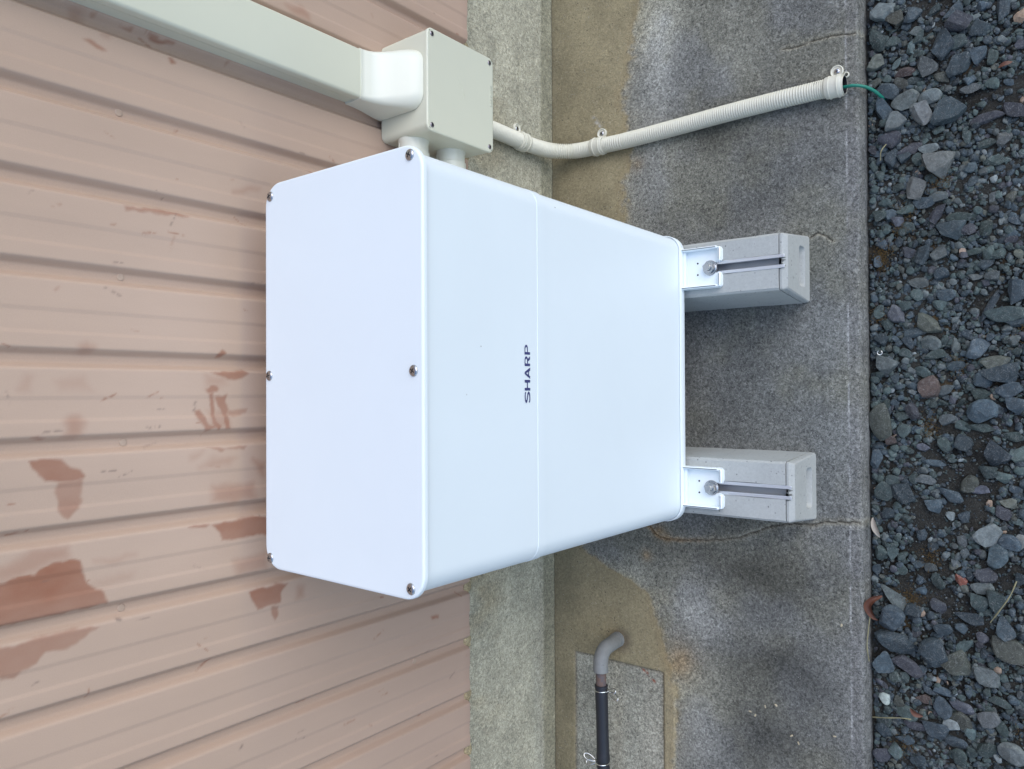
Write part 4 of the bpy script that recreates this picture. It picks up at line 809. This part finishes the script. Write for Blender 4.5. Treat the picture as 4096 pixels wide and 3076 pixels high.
R_('rusty_pipe', tube([(-0.560, -0.1755, ez - 0.0005), (-0.600, -0.1757, ez - 0.001)], 0.0100, 20), M_RUST)
o = mesh_obj('hose_opening', *xf(lathe([(0.0022, 0), (0.0022, 0.0004)], 10), Matrix.Translation((-0.549, -0.1855, ez + 0.0085)) @ Matrix.Rotation(0.9, 4, 'X')), M_HOLE, DR, None); o.name = 'drill_hole'; o.matrix_parent_inverse = Matrix.Translation(-Vector(DR.location))
hp = [(-0.5910, -0.1757, ez - 0.001), (-0.620, -0.1758, ez - 0.002), (-0.66, -0.176, ez - 0.0035), (-0.70, -0.176, ez - 0.005), (-0.735, -0.176, ez - 0.006), (-0.76, -0.176, ez - 0.008), (-0.82, -0.175, ez - 0.02), (-1.0, -0.17, 0.03), (-1.3, -0.16, 0.014), (-1.8, -0.16, 0.014)]
hpp = cr_path(hp, 0.004)
def hr(i):
    x = hpp[i].x
    r = 0.0121 + 0.0003 * math.sin(x * 40)
    r -= 0.0007 * math.exp(-((x + 0.602) / 0.003) ** 2) + 0.0009 * math.exp(-((x + 0.7435) / 0.004) ** 2)
    if x < -0.725 and x > -0.742: r += 0.0008
    return r
HO = mesh_obj('rubber_hose', *tube(hpp, hr, 24), M_RUBBER, None, 60)
tag(HO, 'black rubber hose pushed over the rusty pipe and running out of the picture', 'hose')
ri = tube([(-0.5905, -0.1757, ez - 0.001), (-0.5935, -0.1757, ez - 0.001)], 0.0129, 24)
o = mesh_obj('hose_rim', *ri, M_RUBBER, HO, 50)
def wire_clamp(x, side, label):
    root = tag(empty('spring_clamp', (x, -0.176, ez - 0.003)), label, 'hose clamp', 'wire spring clamps on the black hose')
    rad = 0.0128; z0 = 0
    ring = [(0.0015 * math.sin(a * 0.5), rad * math.cos(a), rad * math.sin(a)) for a in [2 * math.pi * k / 32 for k in range(33)]]
    mesh_obj('wire_ring', *tube(ring, 0.0012, 8), M_WIRE, root, 60)
    for dxx, dz, tl in ((0.004, 0.003, 0.5), (-0.004, -0.005, -0.35)):
        lp = []
        for k in range(21):
            a = 2 * math.pi * k / 20; t = (1 - math.cos(a)) / 2
            lp.append((dxx * 0.5 + tl * 0.016 * t + 0.0056 * math.sin(a) * t ** .5, side * (rad + 0.0005 + 0.0230 * t), dz + 0.006 * t - 0.003 * math.sin(a)))
        mesh_obj('wire_ear', *tube(lp, 0.0012, 8), M_WIRE, root, 60)
wire_clamp(-0.6020, -1, 'bright wire spring clamp at the hose mouth next to the rusty pipe')
wire_clamp(-0.7420, 1, 'bright wire spring clamp further along the black hose at the picture edge')

# ------------------------------------------------------------------ crushed stone
def rock_mesh(seed, sub, name='stone'):
    rs = random.Random(seed); bm = bmesh.new()
    bmesh.ops.create_icosphere(bm, subdivisions=sub, radius=1.0)
    P = [Vector(v.co) for v in bm.verts]
    planes = []
    for k in range(rs.randint(8, 13)):
        n = Vector((rs.gauss(0, 1), rs.gauss(0, 1), rs.gauss(0, 0.8))).normalized(); planes.append((n, rs.uniform(0.45, 0.82)))
    planes.append((Vector((rs.uniform(-.25, .25), rs.uniform(-.25, .25), 1)).normalized(), rs.uniform(0.45, 0.65)))
    for _ in range(2):
        for n, d in planes:
            for p in P:
                s = p.dot(n) - d
                if s > 0: p -= n * s
    P = [p * (1 + rs.uniform(-0.025, 0.025)) for p in P]
    mn = [min(p[i] for p in P) for i in range(3)]; mx = [max(p[i] for p in P) for i in range(3)]
    for v, p in zip(bm.verts, P):
        v.co = Vector(((p[i] - mn[i]) / (mx[i] - mn[i]) * 2 - 1) for i in range(3))
    me = bpy.data.meshes.new(name); bm.to_mesh(me); bm.free()
    me.materials.append(M_STONE)
    me.polygons.foreach_set('use_smooth', [True] * len(me.polygons)); me.set_sharp_from_angle(angle=math.radians(22))
    return me
POOL_L = [rock_mesh(100 + k, 3) for k in range(16)]; POOL_M = [rock_mesh(300 + k, 2) for k in range(14)]
TONE = {'g': (0.092, 0.108, 0.106), 'G': (0.135, 0.145, 0.138), 'b': (0.040, 0.057, 0.067), 'n': (0.052, 0.074, 0.070), 'p': (0.053, 0.056, 0.066), 't': (0.074, 0.080, 0.066),
        'r': (0.088, 0.066, 0.058), 'R': (0.24, 0.085, 0.06), 'T': (0.34, 0.25, 0.18), 'w': (0.21, 0.24, 0.24), 'W': (0.34, 0.39, 0.36)}
def stone(x, y, L, Wd, ang, tone, rs, z=None):
    L *= 0.001; Wd *= 0.001
    me = rs.choice(POOL_L if L > 0.026 else POOL_M)
    o = bpy.data.objects.new('stone', me); COL.objects.link(o); o.parent = GROUND
    h = min(Wd, L) * rs.uniform(0.45, 0.65)
    o.scale = (L / 2 * 0.97, Wd / 2 * 0.97, h / 2)
    o.rotation_euler = (rs.uniform(-.16, .16), rs.uniform(-.16, .16), math.radians(ang))
    yy = min(y, SY0 - 0.006 - 0.5 * (abs(math.cos(math.radians(ang))) * Wd + abs(math.sin(math.radians(ang))) * L) * 0.92)
    o.location = (x, yy, (GZ + h * 0.30 + rs.uniform(0, 0.002)) if z is None else z)
    c = TONE[tone]; k = rs.choice((0.75, 0.9, 1.0, 1.15, 1.55)) * rs.uniform(0.9, 1.12); k *= 0.86; o.color = (c[0] * k * rs.uniform(.97, 1.03), c[1] * k, c[2] * k * rs.uniform(.96, 1.04), 1)
    return o
rs = random.Random(3); placed = []
for x, y, L, Wd, a, t in STONES:
    stone(x, y, L, Wd, a, t, rs); placed.append((x, y, max(L, Wd) * 0.0005))
def bare(x, y):                       # patches of open soil and sand
    return float(vnoise(np.array([x * 9.0]), np.array([y * 9.0]), 401, 3)[0])
cnt = 0; tries = 0
while cnt < 84 and tries < 9000:
    tries += 1
    x = rs.uniform(-0.62, 0.66); y = rs.uniform(-0.89, SY0 - 0.012); L = rs.uniform(14, 23)
    if any((x - a) ** 2 + (y - b) ** 2 < (c + L * 0.00045) ** 2 for a, b, c in placed): continue
    stone(x, y, L, L * rs.uniform(.6, .95), rs.uniform(0, 180), rs.choice('nnnnbbbbpgt'), rs); placed.append((x, y, L * 0.0005)); cnt += 1
def gravel():
    pool = []
    for k in range(26):
        me = rock_mesh(700 + k, 2 if k < 14 else 1, 'tmp'); nv = len(me.vertices); co = np.empty(nv * 3, np.float32); me.vertices.foreach_get('co', co)
        f = np.array([list(p.vertices) for p in me.polygons], np.int32); pool.append((co.reshape(-1, 3), f)); bpy.data.meshes.remove(me)
    tones = np.array([TONE[k] for k in 'nnnnnnnbbbbbbbbpgggt']) * 0.80
    VV, FF, CC = [], [], []; base = 0
    pl = np.array(placed); R = np.random.RandomState(5)
    def put(n, lo, hi, powr, x0, x1, y0, y1, skip_big):
        nonlocal base
        X = R.uniform(x0, x1, n); Y = R.uniform(y0, y1, n); S = lo + (hi - lo) * R.rand(n) ** powr
        nz = vnoise(X * 9.0, Y * 9.0, 401, 3); nz2 = vnoise(X * 30.0, Y * 30.0, 403, 2)
        for i in range(n):
            s = S[i]; x, y = X[i], Y[i]
            if y > SY0 - 0.004 - s * 0.5: y = SY0 - 0.006 - s * 0.5 
            if s > 0.006 and nz[i] > 0.63 and nz2[i] > 0.40: continue
            if skip_big:
                d = (pl[:, 0] - x) ** 2 + (pl[:, 1] - y) ** 2
                if np.any(d < (pl[:, 2] * 0.72) ** 2): continue
            co, f = pool[R.randint(14) if s > 0.008 else 14 + R.randint(12)]
            e = R.uniform(.55, 1.0); hh = R.uniform(.4, .75) * e
            a, b = R.uniform(0, 6.28), R.normal(0, .3); ca, sa, cb, sb = math.cos(a), math.sin(a), math.cos(b), math.sin(b)
            v = co * np.array([s / 2, s / 2 * e, s / 2 * hh])
            v = v @ np.array([[1, 0, 0], [0, cb, sb], [0, -sb, cb]]); v = v @ np.array([[ca, sa, 0], [-sa, ca, 0], [0, 0, 1]])
            v = v + np.array([x, y, GZ + s * hh * 0.22 + R.uniform(-0.001, 0.0025)])
            t = tones[R.randint(len(tones))] * R.uniform(.6, 1.75)
            if R.rand() < 0.004: t = np.array(TONE['T']) * .8
            elif R.rand() < 0.012: t = np.array(TONE['w']) 
            VV.append(v); FF.append(f + base); CC.append(np.tile(t, (len(v), 1))); base += len(v)
    put(3600, 0.010, 0.016, 1.2, -0.70, 0.74, -0.92, -0.636, True)
    put(10000, 0.005, 0.011, 1.1, -0.70, 0.74, -0.92, -0.636, True)
    put(5200, 0.0022, 0.005, 1.0, -0.66, 0.70, -0.90, -0.636, False)
    put(1300, 0.010, 0.034, 1.6, -1.15, 1.15, -1.30, -0.90, False)
    put(300, 0.010, 0.030, 1.6, 0.74, 1.15, -0.92, -0.64, False); put(300, 0.010, 0.030, 1.6, -1.15, -0.70, -0.92, -0.64, False)
    V = np.concatenate(VV); F = np.concatenate(FF); Cc = np.concatenate(CC)
    me = bpy.data.meshes.new('gravel'); nf = len(F)
    me.vertices.add(len(V)); me.vertices.foreach_set('co', V.astype(np.float32).ravel())
    me.loops.add(nf * 3); me.loops.foreach_set('vertex_index', F.astype(np.int32).ravel())
    me.polygons.add(nf); me.polygons.foreach_set('loop_start', np.arange(0, nf * 3, 3, dtype=np.int32)); me.update(calc_edges=True)
    at = me.color_attributes.new('tint', 'FLOAT_COLOR', 'POINT'); c4 = np.ones((len(V), 4), np.float32); c4[:, :3] = Cc; at.data.foreach_set('color', c4.ravel())
    me.materials.append(M_GRAVEL)
    o = bpy.data.objects.new('gravel', me); COL.objects.link(o)
    tag(o, 'small blue-grey crushed gravel filling between the larger stones', 'gravel', kind='stuff')
    print('gravel tris', nf)
gravel()

# ------------------------------------------------------------------ leaf litter
def leaf(name, pts, width, mat, label, cat, curl=0.4, group=None):
    pth = cr_path(pts, 0.003); n = len(pth); v = []; f = []; m = 5
    for i, p in enumerate(pth):
        t = (pth[min(i + 1, n - 1)] - pth[max(i - 1, 0)]).normalized(); side = t.cross(Vector((0, 0, 1))).normalized(); u = i / (n - 1)
        w = width * (math.sin(math.pi * min(1, u * 0.92 + 0.06)) ** 0.8)
        for j in range(m):
            q = (j / (m - 1) - 0.5) * 2
            v.append(p + side * (w * q * (1 - 0.25 * curl * abs(q))) + Vector((0, 0, curl * w * q * q + random.uniform(-1, 1) * 0.0006)))
    for i in range(n - 1):
        for j in range(m - 1): f.append((i * m + j, i * m + j + 1, (i + 1) * m + j + 1, (i + 1) * m + j))
    top = len(v); v2 = [Vector(p) - Vector((0, 0, 0.0004)) for p in v]; f2 = [tuple(k + top for k in g)[::-1] for g in f]
    o = mesh_obj(name, v + v2, f + f2, mat, None, 60); return tag(o, label, cat, group)
leaf('dead_leaf', [(-0.3600, -0.660, -0.016), (-0.3660, -0.648, -0.010), (-0.3780, -0.640, -0.010), (-0.3950, -0.646, -0.014), (-0.4020, -0.652, -0.020)], 0.0075, M_LEAF, 'curled rust-brown dead leaf lying against the slab edge beside a large flat stone', 'leaf', 0.9)
leaf('dead_leaf', [(-0.5340, -0.7000, -0.017), (-0.5400, -0.7080, -0.014), (-0.5430, -0.7180, -0.018)], 0.005, M_LEAF, 'small reddish-brown leaf scrap lying alone among the dark stones away from the slab', 'leaf', 0.5)
leaf('dry_husk', [(-0.2330, -0.6470, -0.016), (-0.2450, -0.6500, -0.012), (-0.2560, -0.6545, -0.012), (-0.2650, -0.6570, -0.018)], 0.0055, M_HUSK, 'pale dry seed husk lying by the slab edge near the long crack', 'husk', 0.8)
leaf('dead_leaf', [(0.4650, -0.8300, -0.014), (0.4680, -0.8380, -0.012), (0.4700, -0.8480, -0.016)], 0.0035, M_LEAF, 'thin orange-brown leaf strip on sandy soil near the picture top right', 'leaf', 0.3)
for (pts, lab) in (([(-0.3080, -0.8460, -0.014), (-0.3300, -0.8380, -0.007), (-0.3550, -0.8240, -0.006), (-0.3750, -0.8120, -0.013)], 'pale bent straw lying over a dark green stone far from the slab'),
                   ([(-0.5640, -0.6420, -0.020), (-0.5560, -0.6650, -0.010), (-0.5500, -0.6880, -0.009), (-0.5500, -0.7020, -0.013)], 'pale yellow straw lying straight out from the slab edge over small stones'),
                   ([(-0.3920, -0.6420, -0.014), (-0.4200, -0.6400, -0.008), (-0.4450, -0.6385, -0.006), (-0.4700, -0.6400, -0.012)], 'brown straw lying along the slab edge below the curled leaf'),
                   ([(0.3820, -0.6720, -0.018), (0.3700, -0.6660, -0.010), (0.3560, -0.6640, -0.014)], 'short thin twig beside a purple-brown stone below the green wire')):
    o = mesh_obj('straw', *tube(cr_path(pts, 0.004), lambda i: 0.0009 + 0.0002 * math.sin(i), 6), M_STRAW, None, 60); tag(o, lab, 'straw', 'dry straws on the gravel')
def moss():
    R = np.random.RandomState(8); mb_v = []; mb_f = []
    spots = [(0.2700, -0.70), (0.2050, -0.665), (0.19, -0.66), (0.015, -0.77), (-0.08, -0.73), (-0.29, -0.73), (-0.41, -0.665), (-0.6, -0.69), (0.10, -0.655), (0.31, -0.75), (-0.53, -0.86), (0.24, -0.69), (-0.36, -0.70), (0.06, -0.86)]
    for sx, sy in spots:
        for k in range(170):
            x, y = sx + R.normal(0, .009), min(sy + R.normal(0, .008), SY0 - .008); L = R.uniform(.0015, .004); a = R.uniform(0, 6.28); up = R.uniform(.0005, .003); z = GZ + .004 + R.uniform(0, .004)
            n0 = len(mb_v); w = .0005
            mb_v += [(x - w * math.sin(a), y + w * math.cos(a), z), (x + w * math.sin(a), y - w * math.cos(a), z), (x + L * math.cos(a), y + L * math.sin(a), z + up)]; mb_f.append((n0, n0 + 1, n0 + 2))
    o = mesh_obj('moss', mb_v, mb_f, M_MOSS, None, None); tag(o, 'tufts of orange-brown moss and rootlets in the soil gaps', 'moss', kind='stuff')
moss()

CHIP_LABELS = ['tiny pale chip on the slab, second nearest the gravel in the upper cluster', 'tiny pale chip on the slab nearest to the concrete patch', 'tiny pale chip on the slab just below the one nearest the patch',
               'tiny pale chip on the slab, the one of the upper cluster nearest the gravel', 'tiny pale chip on the slab, upper of the lowest pair', 'tiny pale chip on the slab, lowest of all the chips',
               'tiny pale chip on the slab beside the white line, level with the lowest chips', 'tiny pale chip near the slab edge level with the curled dead leaf']
M_CHIP = plain('pale_stone_chip', (0.42, 0.36, 0.25), 0.8, var=0.15, scale=200)
chip_me = POOL_M[2].copy(); chip_me.materials.clear(); chip_me.materials.append(M_CHIP)
for k, (x, y) in enumerate(CHIPS):
    o = bpy.data.objects.new('stone_chip', chip_me); COL.objects.link(o)
    o.scale = (0.0030, 0.0017, 0.0011); o.location = (x, y, 0.0012); o.rotation_euler = (0, 0, k * 1.3)
    tag(o, CHIP_LABELS[k], 'stone chip', 'pale stone chips scattered on the slab')
ringp = [(0.0035 * math.cos(a), 0.0035 * math.sin(a), 0.001 * math.sin(a)) for a in [math.radians(30 + 300 * k / 20) for k in range(21)]]
o = mesh_obj('steel_ring', *tube(ringp, 0.0007, 8), M_WIRE, None, 60); o.location = (RING[0], RING[1], -0.016)
tag(o, 'tiny bright open metal ring lying among the stones close to the slab edge', 'metal ring')
